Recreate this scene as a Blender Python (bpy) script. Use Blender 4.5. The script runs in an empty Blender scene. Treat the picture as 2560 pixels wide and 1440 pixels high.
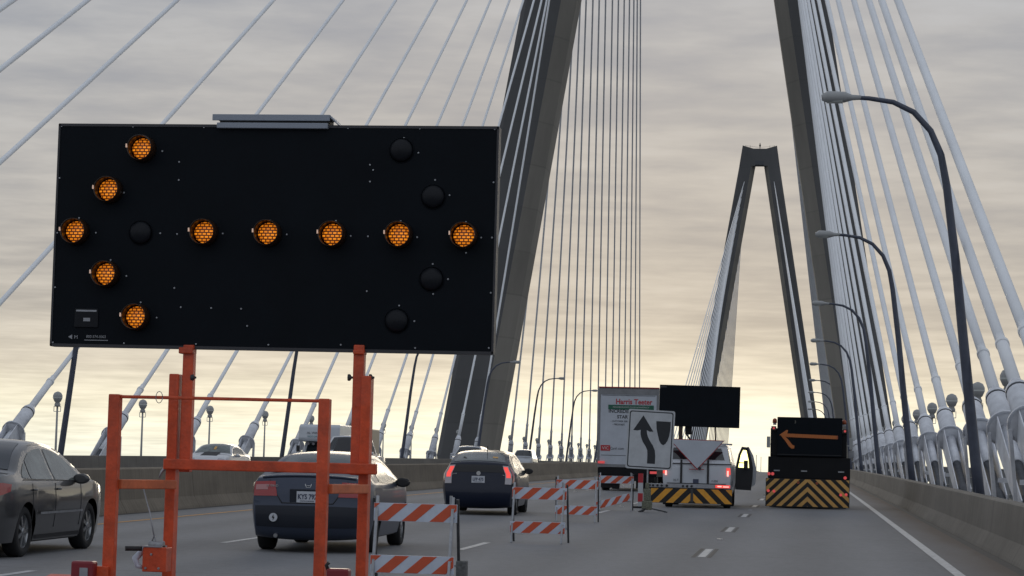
import bpy, bmesh, math, random
from mathutils import Vector, Matrix, noise
random.seed(4)
S = bpy.context.scene
COL = S.collection
R_ = math.radians
G0, KC, EYE = .0092, 1.7e-5, 1.55
def rd(y):                      # height of the deck along the bridge (a gentle crest)
    return G0*y - KC*y*y/2

# ------------------------------------------------------------------ camera
cam = bpy.data.objects.new('camera', bpy.data.cameras.new('camera')); COL.objects.link(cam)
cr = Vector((0.99185234, 0.12483111, 0.02541905)); cu = Vector((-0.01536804, -0.0808295, 0.99660946)); cf = Vector((-0.12646247, 0.98888007, 0.07825251))
cam.matrix_world = Matrix(((cr.x, cu.x, -cf.x, 0), (cr.y, cu.y, -cf.y, 0), (cr.z, cu.z, -cf.z, EYE), (0, 0, 0, 1)))
cam.data.sensor_width = 36; cam.data.lens = 5800/2560*36
cam.data.clip_start = .1; cam.data.clip_end = 60000
S.camera = cam
# ------------------------------------------------------------------ world: overcast evening sky, bright band low ahead
W = bpy.data.worlds.new('World'); S.world = W; W.use_nodes = True
nt = W.node_tree; N = nt.nodes; LK = nt.links; N.clear()
def nd(t, **k):
    n = N.new(t)
    for a, b in k.items(): setattr(n, a, b)
    return n
def wm(op, a, b=None, c=None, clamp=False):
    n = nd('ShaderNodeMath', operation=op, use_clamp=clamp)
    for i, v in enumerate((a, b, c)):
        if v is None: continue
        if isinstance(v, (int, float)): n.inputs[i].default_value = v
        else: LK.new(v, n.inputs[i])
    return n.outputs[0]
def wmix(f, a, b, bt='MIX'):
    n = nd('ShaderNodeMix', data_type='RGBA', blend_type=bt)
    for i, v in ((0, f), (6, a), (7, b)):
        if isinstance(v, (int, float)): n.inputs[i].default_value = v
        elif isinstance(v, tuple): n.inputs[i].default_value = v+(1,)
        else: LK.new(v, n.inputs[i])
    return n.outputs[2]
tc = nd('ShaderNodeTexCoord'); sep = nd('ShaderNodeSeparateXYZ'); LK.new(tc.outputs['Generated'], sep.inputs[0])
X, Y, Z = sep.outputs
zc = wm('MAXIMUM', Z, 0.0)
ramp = nd('ShaderNodeValToRGB'); LK.new(wm('MULTIPLY', zc, 4.0), ramp.inputs[0])
el = ramp.color_ramp.elements
pts = [(0, (.98, .97, .80)), (.05, (1.0, .96, .76)), (.10, (.96, .89, .68)), (.165, (.72, .655, .53)), (.27, (.53, .495, .435)), (.42, (.465, .447, .418)), (.82, (.39, .405, .43)), (1, (.37, .395, .44))]
el[0].position = 0; el[0].color = pts[0][1]+(1,); el[1].position = 1; el[1].color = pts[-1][1]+(1,)
for p, c in pts[1:-1]:
    e = el.new(p); e.color = c+(1,)
# away from the glow (behind the camera) the same sky is an even blue grey
az = wm('MULTIPLY_ADD', Y, .5, .5)
azf = wm('POWER', az, 3.0, clamp=True)
front = wmix(azf, (.54, .575, .635), ramp.outputs[0])
# glow of the hidden sun
dx = wm('ADD', X, .055)
g = wm('ADD', wm('MULTIPLY', wm('MULTIPLY', dx, dx), 55.0), wm('MULTIPLY', wm('MULTIPLY', wm('SUBTRACT', Z, .012), wm('SUBTRACT', Z, .012)), 1500.0))
gl = wm('MULTIPLY', wm('POWER', 2.718, wm('MULTIPLY', g, -1.0)), wm('GREATER_THAN', Y, 0))
front = wmix(wm('MULTIPLY', gl, .9), front, (1.22, 1.15, .90))
# cloud rolls: noise on a flat cloud layer, long across the line of sight
den = wm('ADD', zc, .05)
cmb = nd('ShaderNodeCombineXYZ'); LK.new(wm('DIVIDE', X, den), cmb.inputs[0]); LK.new(wm('DIVIDE', Y, den), cmb.inputs[1])
def wnoise(sx, sy, det, rough, off, rot=0.0):
    mp = nd('ShaderNodeMapping'); LK.new(cmb.outputs[0], mp.inputs[0]); mp.inputs['Scale'].default_value = (sx, sy, 1); mp.inputs['Location'].default_value = (off, off*.7, 0); mp.inputs['Rotation'].default_value = (0, 0, rot)
    n = nd('ShaderNodeTexNoise'); LK.new(mp.outputs[0], n.inputs['Vector']); n.inputs['Scale'].default_value = 1; n.inputs['Detail'].default_value = det; n.inputs['Roughness'].default_value = rough
    return n.outputs[0]
n1 = wnoise(1.9, 1.8, 2, .4, 3.1, .10); n2 = wnoise(4.6, 5.2, 4, .55, 9.7, -.12); n3 = wnoise(.7, .6, 2, .5, 1.3)
cl = wm('ADD', wm('ADD', wm('MULTIPLY', n1, .42), wm('MULTIPLY', n2, .36)), wm('MULTIPLY', n3, .22))
cl = wm('MULTIPLY_ADD', wm('SUBTRACT', cl, .5), 4.4, .5, clamp=True)
amp = wm('MULTIPLY_ADD', gl, -.6, 1.0)
lightf = wm('ADD', .86, wm('MULTIPLY', cl, .28))
lightf = wm('ADD', wm('MULTIPLY', lightf, amp), wm('MULTIPLY', wm('SUBTRACT', 1.0, amp), 1.0))
cc = nd('ShaderNodeCombineColor'); 
for i, k in enumerate((1.0, 1.0, 1.0)): LK.new(lightf, cc.inputs[i])
sky = wmix(1.0, front, cc.outputs[0], 'MULTIPLY')
blue = wm('MULTIPLY', wm('SUBTRACT', .72, cl, clamp=True), wm('MULTIPLY', wm('SUBTRACT', zc, .03), 4.5, clamp=True))
sky = wmix(wm('MULTIPLY', blue, .75, clamp=True), sky, (.27, .32, .42))
bg1 = nd('ShaderNodeBackground'); LK.new(sky, bg1.inputs[0]); bg1.inputs[1].default_value = .98
nis = nd('ShaderNodeTexSky', sky_type='NISHITA'); nis.sun_disc = False; nis.sun_elevation = R_(9); nis.sun_rotation = R_(-4); nis.air_density = 1; nis.dust_density = 3
bg2 = nd('ShaderNodeBackground'); LK.new(nis.outputs[0], bg2.inputs[0]); bg2.inputs[1].default_value = .0015
ad = nd('ShaderNodeAddShader'); LK.new(bg1.outputs[0], ad.inputs[0]); LK.new(bg2.outputs[0], ad.inputs[1])
wo = nd('ShaderNodeOutputWorld'); LK.new(ad.outputs[0], wo.inputs[0])
# ------------------------------------------------------------------ sun behind the cloud
sl = bpy.data.lights.new('sun', 'SUN'); sl.energy = .5; sl.angle = R_(20); sl.color = (1, .86, .66)
so = bpy.data.objects.new('sun', sl); COL.objects.link(so)
sd = Vector((math.sin(R_(-4))*math.cos(R_(9)), math.cos(R_(-4))*math.cos(R_(9)), math.sin(R_(9))))
so.rotation_euler = sd.to_track_quat('Z', 'Y').to_euler()
vs = S.view_settings; vs.view_transform = 'Standard'; vs.look = 'None'; vs.exposure = 0; vs.gamma = 1; vs.use_curve_mapping = False

# ------------------------------------------------------------------ materials
def mat(name, col, rough=.6, metal=0, spec=.5, coat=0, noise_s=None, noise_a=.0, emis=None, estr=0, bump=0, bs=30, coatr=.05, stretch=(1, 1, 1), second=None):
    m = bpy.data.materials.new(name); m.use_nodes = True
    t = m.node_tree; p = t.nodes['Principled BSDF']
    p.inputs['Base Color'].default_value = tuple(col)+(1,)
    p.inputs['Roughness'].default_value = rough; p.inputs['Metallic'].default_value = metal
    p.inputs['Specular IOR Level'].default_value = spec
    p.inputs['Coat Weight'].default_value = coat; p.inputs['Coat Roughness'].default_value = coatr
    if emis: p.inputs['Emission Color'].default_value = tuple(emis)+(1,); p.inputs['Emission Strength'].default_value = estr
    c = t.nodes.new('ShaderNodeTexCoord'); mp = t.nodes.new('ShaderNodeMapping'); mp.inputs['Scale'].default_value = stretch
    t.links.new(c.outputs['Object'], mp.inputs[0])
    if noise_s:
        n = t.nodes.new('ShaderNodeTexNoise'); n.inputs['Scale'].default_value = noise_s; n.inputs['Detail'].default_value = 6; n.inputs['Roughness'].default_value = .65
        t.links.new(mp.outputs[0], n.inputs['Vector'])
        r = t.nodes.new('ShaderNodeValToRGB'); t.links.new(n.outputs[0], r.inputs[0])
        r.color_ramp.elements[0].position = .32; r.color_ramp.elements[1].position = .68
        lo = second if second else tuple(x*(1-noise_a) for x in col)
        r.color_ramp.elements[0].color = tuple(lo)+(1,); r.color_ramp.elements[1].color = tuple(min(1, x*(1+noise_a*.5)) for x in col)+(1,)
        t.links.new(r.outputs[0], p.inputs['Base Color'])
    if bump:
        n = t.nodes.new('ShaderNodeTexNoise'); n.inputs['Scale'].default_value = bs; n.inputs['Detail'].default_value = 4
        t.links.new(mp.outputs[0], n.inputs['Vector'])
        b = t.nodes.new('ShaderNodeBump'); b.inputs['Strength'].default_value = bump; b.inputs['Distance'].default_value = .02
        t.links.new(n.outputs[0], b.inputs['Height']); t.links.new(b.outputs[0], p.inputs['Normal'])
    return m
M = {}
def add(n, *a, **k): M[n] = mat(n, *a, **k); return M[n]
def lines(mn, period, dark, axis=2):
    t = M[mn].node_tree; p = t.nodes['Principled BSDF']; L = t.links.new
    src = p.inputs['Base Color'].links[0].from_socket
    c = t.nodes.new('ShaderNodeTexCoord'); q = t.nodes.new('ShaderNodeSeparateXYZ'); L(c.outputs['Object'], q.inputs[0])
    d = t.nodes.new('ShaderNodeMath'); d.operation = 'DIVIDE'; L(q.outputs[axis], d.inputs[0]); d.inputs[1].default_value = period
    f = t.nodes.new('ShaderNodeMath'); f.operation = 'FRACT'; L(d.outputs[0], f.inputs[0])
    g = t.nodes.new('ShaderNodeMath'); g.operation = 'LESS_THAN'; L(f.outputs[0], g.inputs[0]); g.inputs[1].default_value = .035
    # each lift a slightly different tone
    fl = t.nodes.new('ShaderNodeMath'); fl.operation = 'FLOOR'; L(d.outputs[0], fl.inputs[0])
    w = t.nodes.new('ShaderNodeTexWhiteNoise'); w.noise_dimensions = '1D'; L(fl.outputs[0], w.inputs['W'])
    k = t.nodes.new('ShaderNodeMath'); k.operation = 'MULTIPLY_ADD'; L(w.outputs[0], k.inputs[0]); k.inputs[1].default_value = .12; k.inputs[2].default_value = .94
    h = t.nodes.new('ShaderNodeMath'); h.operation = 'MULTIPLY_ADD'; L(g.outputs[0], h.inputs[0]); h.inputs[1].default_value = -dark; h.inputs[2].default_value = 1
    e = t.nodes.new('ShaderNodeMath'); e.operation = 'MULTIPLY'; L(h.outputs[0], e.inputs[0]); L(k.outputs[0], e.inputs[1])
    cc_ = t.nodes.new('ShaderNodeCombineColor'); [L(e.outputs[0], cc_.inputs[i]) for i in range(3)]
    mx = t.nodes.new('ShaderNodeMix'); mx.data_type = 'RGBA'; mx.blend_type = 'MULTIPLY'; mx.inputs[0].default_value = 1
    L(src, mx.inputs[6]); L(cc_.outputs[0], mx.inputs[7]); L(mx.outputs[2], p.inputs['Base Color'])
add('cable_white', (.82, .84, .86), .6, noise_s=.6, noise_a=.06, spec=.2)
add('anchor_white', (.68, .70, .74), .5, noise_s=2.2, noise_a=.22)
add('anchor_dark', (.07, .075, .085), .6, noise_s=8, noise_a=.4)
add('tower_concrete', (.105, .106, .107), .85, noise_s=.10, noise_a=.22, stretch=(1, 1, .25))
add('tower_inner_lit', (.25, .235, .205), .85, noise_s=.12, noise_a=.25, stretch=(1, 1, .3))  # same concrete made paler: light on the inner leg faces put into the colour
lines('tower_concrete', 4.6, .08); lines('tower_inner_lit', 4.6, .12)
add('pole_blue', (.062, .073, .105), .45, noise_s=4, noise_a=.2)
add('lamp_grey', (.34, .35, .35), .5)
add('lens_frost', (.5, .52, .5), .3)
add('steel', (.33, .34, .36), .45, .6, noise_s=9, noise_a=.25)
add('steel_dark', (.06, .062, .065), .55, .3, noise_s=14, noise_a=.4)
add('rail_grey', (.16, .17, .18), .6)
add('orange_paint', (.62, .072, .014), .5, coat=.15, noise_s=8, noise_a=.38, bump=.15, bs=60)
add('orange_light', (.60, .15, .055), .55, noise_s=9, noise_a=.3)
add('maroon', (.20, .01, .018), .35)
add('board_black', (.0035, .0058, .0092), .6, noise_s=3, noise_a=.2, spec=.12)
add('board_edge', (.05, .05, .055), .5, .5)
add('visor_grey', (.27, .30, .35), .5, .3)
add('bolt', (.35, .36, .38), .4, .7)
add('unlit_lens', (.004, .0055, .009), .5, spec=.25)
add('lamp_hood', (.035, .016, .008), .3)
add('highlight_paint', (.75, .6, .5), .3, emis=(1, .6, .4), estr=.25)  # highlight on the lamp hoods, put in as a faintly glowing colour
add('white_sheet', (.52, .57, .66), .55, noise_s=7, noise_a=.10)
add('orange_sheet', (.56, .085, .03), .5, noise_s=7, noise_a=.12)
add('sign_white', (.46, .48, .50), .55, noise_s=3.5, noise_a=.14)
add('sign_black', (.012, .015, .02), .5)
add('yellow_sheet', (.62, .35, .10), .6, noise_s=5, noise_a=.15)
add('amber_sheet', (.72, .33, .03), .5, noise_s=5, noise_a=.15)
add('black_sheet', (.006, .006, .007), .6)
add('truck_black', (.006, .0065, .008), .6, spec=.2, coat=.0, noise_s=2, noise_a=.3)
add('truck_grey', (.02, .021, .024), .6)
add('plastic_black', (.014, .014, .016), .55)
add('rubber', (.012, .012, .013), .85, noise_s=12, noise_a=.3)
add('alloy', (.34, .35, .36), .32, .8)
add('glass_dark', (.012, .016, .02), .06, spec=.8)
add('glass_rear', (.09, .105, .11), .15, spec=.5, noise_s=3, noise_a=.5)
add('glass_clear_seen', (.13, .15, .14), .08, spec=.9, noise_s=2.5, noise_a=.6)
add('chrome', (.6, .6, .6), .15, 1)
add('plate', (.50, .52, .56), .5)
add('plate_ink', (.04, .05, .09), .6)
add('red_lens', (.30, .012, .015), .2, coat=.5)
add('red_lit', (.5, .02, .02), .3, emis=(1, .10, .08), estr=.8)
add('red_core', (.8, .2, .2), .3, emis=(1, .42, .36), estr=1.5)
add('pink_lens', (.40, .17, .17), .25, coat=.5)
add('clear_lens', (.38, .36, .38), .2, coat=.5)
add('amber_dim', (.32, .10, .02), .5, emis=(1, .25, .03), estr=.035)
add('marker_red', (.6, .06, .06), .4, emis=(1, .12, .12), estr=.35)
add('amber_marker', (.28, .06, .02), .4)
add('headlight_lit', (1, 1, 1), .3, emis=(1, .98, .92), estr=3)
add('van_white', (.50, .53, .57), .35, coat=.4, noise_s=1.5, noise_a=.08)
add('box_white', (.44, .47, .52), .5, noise_s=1.6, noise_a=.10)
add('box_grey', (.20, .205, .215), .55, noise_s=3, noise_a=.2)
add('red_ink', (.40, .022, .03), .6)
add('green_ink', (.012, .10, .06), .6)
add('black_ink', (.02, .022, .026), .6)
add('paper', (.5, .5, .5), .7)
add('grey_car', (.060, .060, .062), .3, .45, coat=.8, coatr=.03, noise_s=2, noise_a=.1)
add('navy_car', (.042, .053, .082), .38, .2, spec=.3, coat=.25, coatr=.04)
add('navy_lower', (.014, .017, .026), .5, .0, spec=.25, coat=.1)
add('black_car', (.005, .009, .024), .3, .0, spec=.25, coat=.22, coatr=.03)
add('white_car', (.55, .56, .58), .3, coat=.7)
add('silver_car', (.42, .44, .47), .3, .4, coat=.7)
add('tan', (.50, .42, .30), .6)
add('teal_ink', (.05, .2, .23), .6)
add('yellow_line', (.42, .20, .035), .7, noise_s=10, noise_a=.45)
add('white_line', (.44, .45, .46), .7, noise_s=9, noise_a=.4)
add('joint_dark', (.05, .05, .05), .8, noise_s=8, noise_a=.4)
add('reflector', (.5, .5, .5), .4)
add('interior', (.10, .10, .10), .8)
add('sandbag', (.14, .142, .14), .9, noise_s=25, noise_a=.5)
add('stand_buff', (.16, .165, .12), .8, noise_s=30, noise_a=.6)

# lit amber lens: brick pattern of small prisms
def lens_mat():
    m = bpy.data.materials.new('amber_lens_lit'); m.use_nodes = True; t = m.node_tree; p = t.nodes['Principled BSDF']
    c = t.nodes.new('ShaderNodeTexCoord'); mp = t.nodes.new('ShaderNodeMapping'); mp.inputs['Rotation'].default_value = (R_(90), 0, 0)
    t.links.new(c.outputs['Object'], mp.inputs[0])
    b = t.nodes.new('ShaderNodeTexBrick'); t.links.new(mp.outputs[0], b.inputs['Vector'])
    b.inputs['Color1'].default_value = (1, .30, .012, 1); b.inputs['Color2'].default_value = (.62, .16, .008, 1); b.inputs['Mortar'].default_value = (.07, .014, .003, 1)
    b.inputs['Scale'].default_value = 1; b.inputs['Brick Width'].default_value = .026; b.inputs['Row Height'].default_value = .017; b.inputs['Mortar Size'].default_value = .0042; b.inputs['Mortar Smooth'].default_value = .3
    t.links.new(b.outputs[0], p.inputs['Emission Color']); p.inputs['Emission Strength'].default_value = .8
    t.links.new(b.outputs[0], p.inputs['Base Color']); p.inputs['Roughness'].default_value = .4
    return m
M['lens_lit'] = lens_mat()

def conc_mat(name, base, road):
    m = bpy.data.materials.new(name); m.use_nodes = True; t = m.node_tree; p = t.nodes['Principled BSDF']; L = t.links.new
    def n(k, **a):
        q = t.nodes.new(k)
        for x, v in a.items(): setattr(q, x, v)
        return q
    g = n('ShaderNodeTexCoord'); sp = n('ShaderNodeSeparateXYZ'); L(g.outputs['Object'], sp.inputs[0])
    def noi(scale, st, det=5, r=.6):
        mp = n('ShaderNodeMapping'); mp.inputs['Scale'].default_value = st; L(g.outputs['Object'], mp.inputs[0])
        q = n('ShaderNodeTexNoise'); q.inputs['Scale'].default_value = scale; q.inputs['Detail'].default_value = det; q.inputs['Roughness'].default_value = r; L(mp.outputs[0], q.inputs['Vector']); return q.outputs[0]
    def ma(op, a, b=None, c=None, cl=False):
        q = n('ShaderNodeMath', operation=op, use_clamp=cl)
        for i, v in enumerate((a, b, c)):
            if v is None: continue
            if isinstance(v, (int, float)): q.inputs[i].default_value = v
            else: L(v, q.inputs[i])
        return q.outputs[0]
    if road:
        f = ma('ADD', ma('MULTIPLY', noi(.35, (1, .25, 1)), .5), ma('MULTIPLY', noi(7, (1, .4, 1), 6, .7), .5))
        # tyre tracks polished darker in each lane, oil drip in the centre
        lane = ma('FRACT', ma('DIVIDE', ma('ADD', sp.outputs[0], 45.9), 3.72))
        tr = ma('MULTIPLY', ma('SINE', ma('MULTIPLY', lane, 4*math.pi)), .085)
        v = ma('ADD', ma('MULTIPLY_ADD', ma('SUBTRACT', f, .5), .75, 1.0), tr)
        jy = ma('FRACT', ma('DIVIDE', sp.outputs[1], 9.0)); jj = ma('LESS_THAN', jy, .004)
        v = ma('MULTIPLY', v, ma('MULTIPLY_ADD', jj, -.35, 1.0))
        spk = ma('GREATER_THAN', noi(3.2, (1, .5, 1), 8, .8), .70); v = ma('MULTIPLY', v, ma('MULTIPLY_ADD', spk, -.25, 1.0))
        gr = noi(34, (1, 1, 1), 3, .8); v = ma('MULTIPLY', v, ma('MULTIPLY_ADD', gr, .5, .75))
        # brown dirt gathered on the shoulder by the right barrier
        sh = ma('MULTIPLY', ma('SUBTRACT', sp.outputs[0], 1.9, cl=True), ma('ADD', noi(1.4, (1, .15, 1)), .35), cl=True)
        sh = ma('MULTIPLY', sh, 1.25, cl=True)
    else:
        f = ma('ADD', ma('MULTIPLY', noi(.9, (1, .25, 1)), .5), ma('MULTIPLY', noi(3.5, (1, 3, .15), 5, .7), .5))
        v = ma('MULTIPLY_ADD', ma('SUBTRACT', f, .5), 2.1, 1.0)
        jy = ma('FRACT', ma('DIVIDE', sp.outputs[1], 6.0)); v = ma('MULTIPLY', v, ma('MULTIPLY_ADD', ma('LESS_THAN', jy, .006), -.5, 1.0))
        sh = None
    mx = n('ShaderNodeMix', data_type='RGBA', blend_type='MULTIPLY'); mx.inputs[0].default_value = 1; mx.inputs[6].default_value = base+(1,)
    c3 = n('ShaderNodeCombineColor'); [L(v, c3.inputs[i]) for i in range(3)]
    L(c3.outputs[0], mx.inputs[7]); out = mx.outputs[2]
    if sh is not None:
        m2 = n('ShaderNodeMix', data_type='RGBA'); L(sh, m2.inputs[0]); L(out, m2.inputs[6]); m2.inputs[7].default_value = (.115, .095, .082, 1); out = m2.outputs[2]
    L(out, p.inputs['Base Color']); p.inputs['Roughness'].default_value = .88; p.inputs['Specular IOR Level'].default_value = .3
    b = n('ShaderNodeBump'); b.inputs['Strength'].default_value = .3; b.inputs['Distance'].default_value = .01; L(noi(40, (1, 1, 1)), b.inputs['Height']); L(b.outputs[0], p.inputs['Normal'])
    return m
M['road'] = conc_mat('road_concrete', (.175, .178, .186), True)
M['barrier'] = conc_mat('barrier_concrete', (.165, .142, .112), False)
M['barrier_r'] = conc_mat('barrier_concrete_right', (.15, .14, .125), False)

# ------------------------------------------------------------------ mesh helpers
class MB:
    def __init__(s): s.v = []; s.f = []; s.m = []; s.s = []
    def quad(s, *p, m=0, sm=False):
        b = len(s.v); s.v += [tuple(q) for q in p]; s.f.append(tuple(range(b, b+len(p)))); s.m.append(m); s.s.append(sm); return s
    def box(s, x0, x1, y0, y1, z0, z1, m=0, rot=None, piv=None):
        c = [Vector((x, y, z)) for x in (x0, x1) for y in (y0, y1) for z in (z0, z1)]
        if rot is not None:
            pv = Vector(piv) if piv else Vector(((x0+x1)/2, (y0+y1)/2, (z0+z1)/2)); c = [pv+rot@(q-pv) for q in c]
        b = len(s.v); s.v += [tuple(q) for q in c]
        for f in ((0, 1, 3, 2), (4, 6, 7, 5), (0, 4, 5, 1), (2, 3, 7, 6), (0, 2, 6, 4), (1, 5, 7, 3)):
            s.f.append(tuple(b+i for i in f)); s.m.append(m); s.s.append(False)
        return s
    def beam(s, a, b, w, h, m=0, up=(0, 0, 1)):
        a = Vector(a); b = Vector(b); d = (b-a).normalized(); u = Vector(up)
        if abs(d.dot(u)) > .98: u = Vector((0, 1, 0))
        r = d.cross(u).normalized(); u = r.cross(d)
        base = len(s.v)
        for p in (a, b):
            for i, j in ((-1, -1), (1, -1), (1, 1), (-1, 1)): s.v.append(tuple(p+r*i*w/2+u*j*h/2))
        for f in ((0, 3, 2, 1), (4, 5, 6, 7), (0, 1, 5, 4), (1, 2, 6, 5), (2, 3, 7, 6), (3, 0, 4, 7)):
            s.f.append(tuple(base+i for i in f)); s.m.append(m); s.s.append(False)
        return s
    def tube(s, pts, rad, n=12, m=0, caps=True):
        pts = [Vector(p) for p in pts]
        if not hasattr(rad, '__len__'): rad = [rad]*len(pts)
        t0 = (pts[1]-pts[0]).normalized(); u = Vector((0, 0, 1)) if abs(t0.z) < .9 else Vector((0, 1, 0))
        r = t0.cross(u).normalized(); base = len(s.v)
        for i, p in enumerate(pts):
            t = (pts[min(i+1, len(pts)-1)]-pts[max(i-1, 0)]).normalized()
            r = (r-t*r.dot(t)).normalized(); q = t.cross(r)
            for k in range(n):
                a = 2*math.pi*k/n; s.v.append(tuple(p+(r*math.cos(a)+q*math.sin(a))*rad[i]))
        for i in range(len(pts)-1):
            for k in range(n):
                a = base+i*n+k; b = base+i*n+(k+1) % n
                s.f.append((a, b, b+n, a+n)); s.m.append(m); s.s.append(True)
        if caps:
            s.f.append(tuple(base+k for k in range(n))[::-1]); s.m.append(m); s.s.append(False)
            s.f.append(tuple(base+(len(pts)-1)*n+k for k in range(n))); s.m.append(m); s.s.append(False)
        return s
    def lathe(s, c, ax, prof, n=20, m=0, sm=True, cap=True):       # prof: (distance along ax, radius)
        c = Vector(c); ax = Vector(ax).normalized(); u = Vector((0, 0, 1)) if abs(ax.z) < .9 else Vector((0, 1, 0))
        r = ax.cross(u).normalized(); q = ax.cross(r); base = len(s.v)
        for d, rr in prof:
            for k in range(n):
                a = 2*math.pi*k/n; s.v.append(tuple(c+ax*d+(r*math.cos(a)+q*math.sin(a))*rr))
        for i in range(len(prof)-1):
            for k in range(n):
                a = base+i*n+k; b = base+i*n+(k+1) % n
                s.f.append((a, a+n, b+n, b)); s.m.append(m); s.s.append(sm)
        for i, fl in ((0, 0), (len(prof)-1, 1)) if cap else ():
            if prof[i][1] > 1e-4:
                fc = tuple(base+i*n+k for k in range(n)); s.f.append(fc if fl == 0 else fc[::-1]); s.m.append(m); s.s.append(False)
        return s
    def prism(s, poly, y0, y1, m=0, flip=False):           # poly in (x,z), extruded along y
        n = len(poly); b = len(s.v)
        s.v += [(p[0], y0, p[1]) for p in poly]+[(p[0], y1, p[1]) for p in poly]
        s.f.append(tuple(b+i for i in range(n))); s.m.append(m); s.s.append(False)
        s.f.append(tuple(b+n+i for i in range(n))[::-1]); s.m.append(m); s.s.append(False)
        for i in range(n):
            j = (i+1) % n; s.f.append((b+i, b+n+i, b+n+j, b+j)); s.m.append(m); s.s.append(False)
        return s
    def xprism(s, poly, x0, x1, m=0):                      # poly in (y,z), extruded along x
        n = len(poly); b = len(s.v)
        s.v += [(x0, p[0], p[1]) for p in poly]+[(x1, p[0], p[1]) for p in poly]
        s.f.append(tuple(b+i for i in range(n))[::-1]); s.m.append(m); s.s.append(False)
        s.f.append(tuple(b+n+i for i in range(n))); s.m.append(m); s.s.append(False)
        for i in range(n):
            j = (i+1) % n; s.f.append((b+i, b+j, b+n+j, b+n+i)); s.m.append(m); s.s.append(False)
        return s
    def grid(s, P, m=0, sm=True, flip=False):
        b = len(s.v); R = len(P); C = len(P[0])
        for row in P: s.v += [tuple(q) for q in row]
        for i in range(R-1):
            for j in range(C-1):
                f = (b+i*C+j, b+i*C+j+1, b+(i+1)*C+j+1, b+(i+1)*C+j)
                s.f.append(f[::-1] if flip else f); s.m.append(m); s.s.append(sm)
        return s
    def build(s, name, mats, parent=None, loc=None, bevel=0, weld=False, label=None):
        me = bpy.data.meshes.new(name)
        me.from_pydata(s.v, [], s.f)
        if not isinstance(mats, (list, tuple)): mats = [mats]
        for q in mats: me.materials.append(M[q] if isinstance(q, str) else q)
        me.polygons.foreach_set('material_index', s.m); me.polygons.foreach_set('use_smooth', s.s)
        if weld:
            bm = bmesh.new(); bm.from_mesh(me); bmesh.ops.remove_doubles(bm, verts=bm.verts, dist=1e-5); bm.to_mesh(me); bm.free()
        me.update()
        o = bpy.data.objects.new(name, me); COL.objects.link(o)
        if parent: o.parent = parent
        if loc: o.location = loc
        if bevel:
            bv = o.modifiers.new('bevel', 'BEVEL'); bv.width = bevel; bv.segments = 2; bv.limit_method = 'ANGLE'; bv.angle_limit = R_(40)
        if label: o['label'] = label
        return o
def tag(o, label, cat, group=None):
    o['label'] = label; o['category'] = cat
    if group: o['group'] = group
    return o
def thing(name, loc, label, cat, group=None, rz=0, rx=0, ry=0):
    o = bpy.data.objects.new(name, None); COL.objects.link(o); o.empty_display_size = .3
    o.location = loc; o.rotation_euler = (rx, ry, rz); return tag(o, label, cat, group)
def struct(o): o['kind'] = 'structure'; return o
def copy_thing(root):
    r = root.copy(); COL.objects.link(r)
    for ch in list(root.children):
        c = ch.copy(); COL.objects.link(c); c.parent = r
        for g2 in list(ch.children):
            d = g2.copy(); COL.objects.link(d); d.parent = c
    return r
def text(name, s, size, m, parent, loc, rot=(math.pi/2, 0, 0), ext=.002, bold=0, align='CENTER', sx=1, label=None):
    cu_ = bpy.data.curves.new(name, 'FONT'); cu_.body = s; cu_.size = size; cu_.extrude = ext; cu_.offset = bold; cu_.align_x = align; cu_.align_y = 'CENTER'; cu_.resolution_u = 3
    t = bpy.data.objects.new(name, cu_); COL.objects.link(t)
    dg = bpy.context.evaluated_depsgraph_get(); me = bpy.data.meshes.new_from_object(t.evaluated_get(dg))
    bpy.data.objects.remove(t)
    me.materials.clear(); me.materials.append(M[m])
    o = bpy.data.objects.new(name, me); COL.objects.link(o); o.parent = parent; o.location = loc; o.rotation_euler = rot; o.scale = (sx, 1, 1)
    if label: o['label'] = label
    return o
ORD = 'first second third fourth fifth sixth seventh eighth ninth tenth eleventh twelfth thirteenth fourteenth fifteenth sixteenth seventeenth eighteenth nineteenth twentieth'.split()

# ------------------------------------------------------------------ ground, water, far shore
b = MB(); n = 40
for i in range(n):
    a0, a1 = 2*math.pi*i/n, 2*math.pi*(i+1)/n
    b.quad((0, 0, -60), (30000*math.cos(a0), 30000*math.sin(a0), -60), (30000*math.cos(a1), 30000*math.sin(a1), -60))
add('land_mat', (.085, .085, .08), .9, noise_s=.004, noise_a=.5)
add('water_mat', (.05, .06, .07), .15, bump=.3, bs=.5)
add('shore_mat', (.06, .062, .06), .9, noise_s=.02, noise_a=.4)
struct(b.build('land', 'land_mat'))
b = MB(); b.quad((-12000, 250, -59.4), (12000, 120, -59.4), (12000, 900, -59.4), (-12000, 780, -59.4)); struct(b.build('water', 'water_mat'))
rows = [[], []]
b = MB(); rows = [[], [], []]
for i in range(161):
    a = R_(-40+i*.5); r0 = 5200+300*math.sin(i*.3)
    hh = 14+16*noise.noise(Vector((i*.35, 3, 0)))+8*noise.noise(Vector((i*1.9, 7, 0)))
    rows[0].append((r0*math.sin(a), r0*math.cos(a), -60)); rows[1].append(((r0+120)*math.sin(a), (r0+120)*math.cos(a), -60+max(20, 40+hh))); rows[2].append(((r0+900)*math.sin(a), (r0+900)*math.cos(a), -60))
b.grid(rows); struct(b.build('hills', 'shore_mat'))

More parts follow.
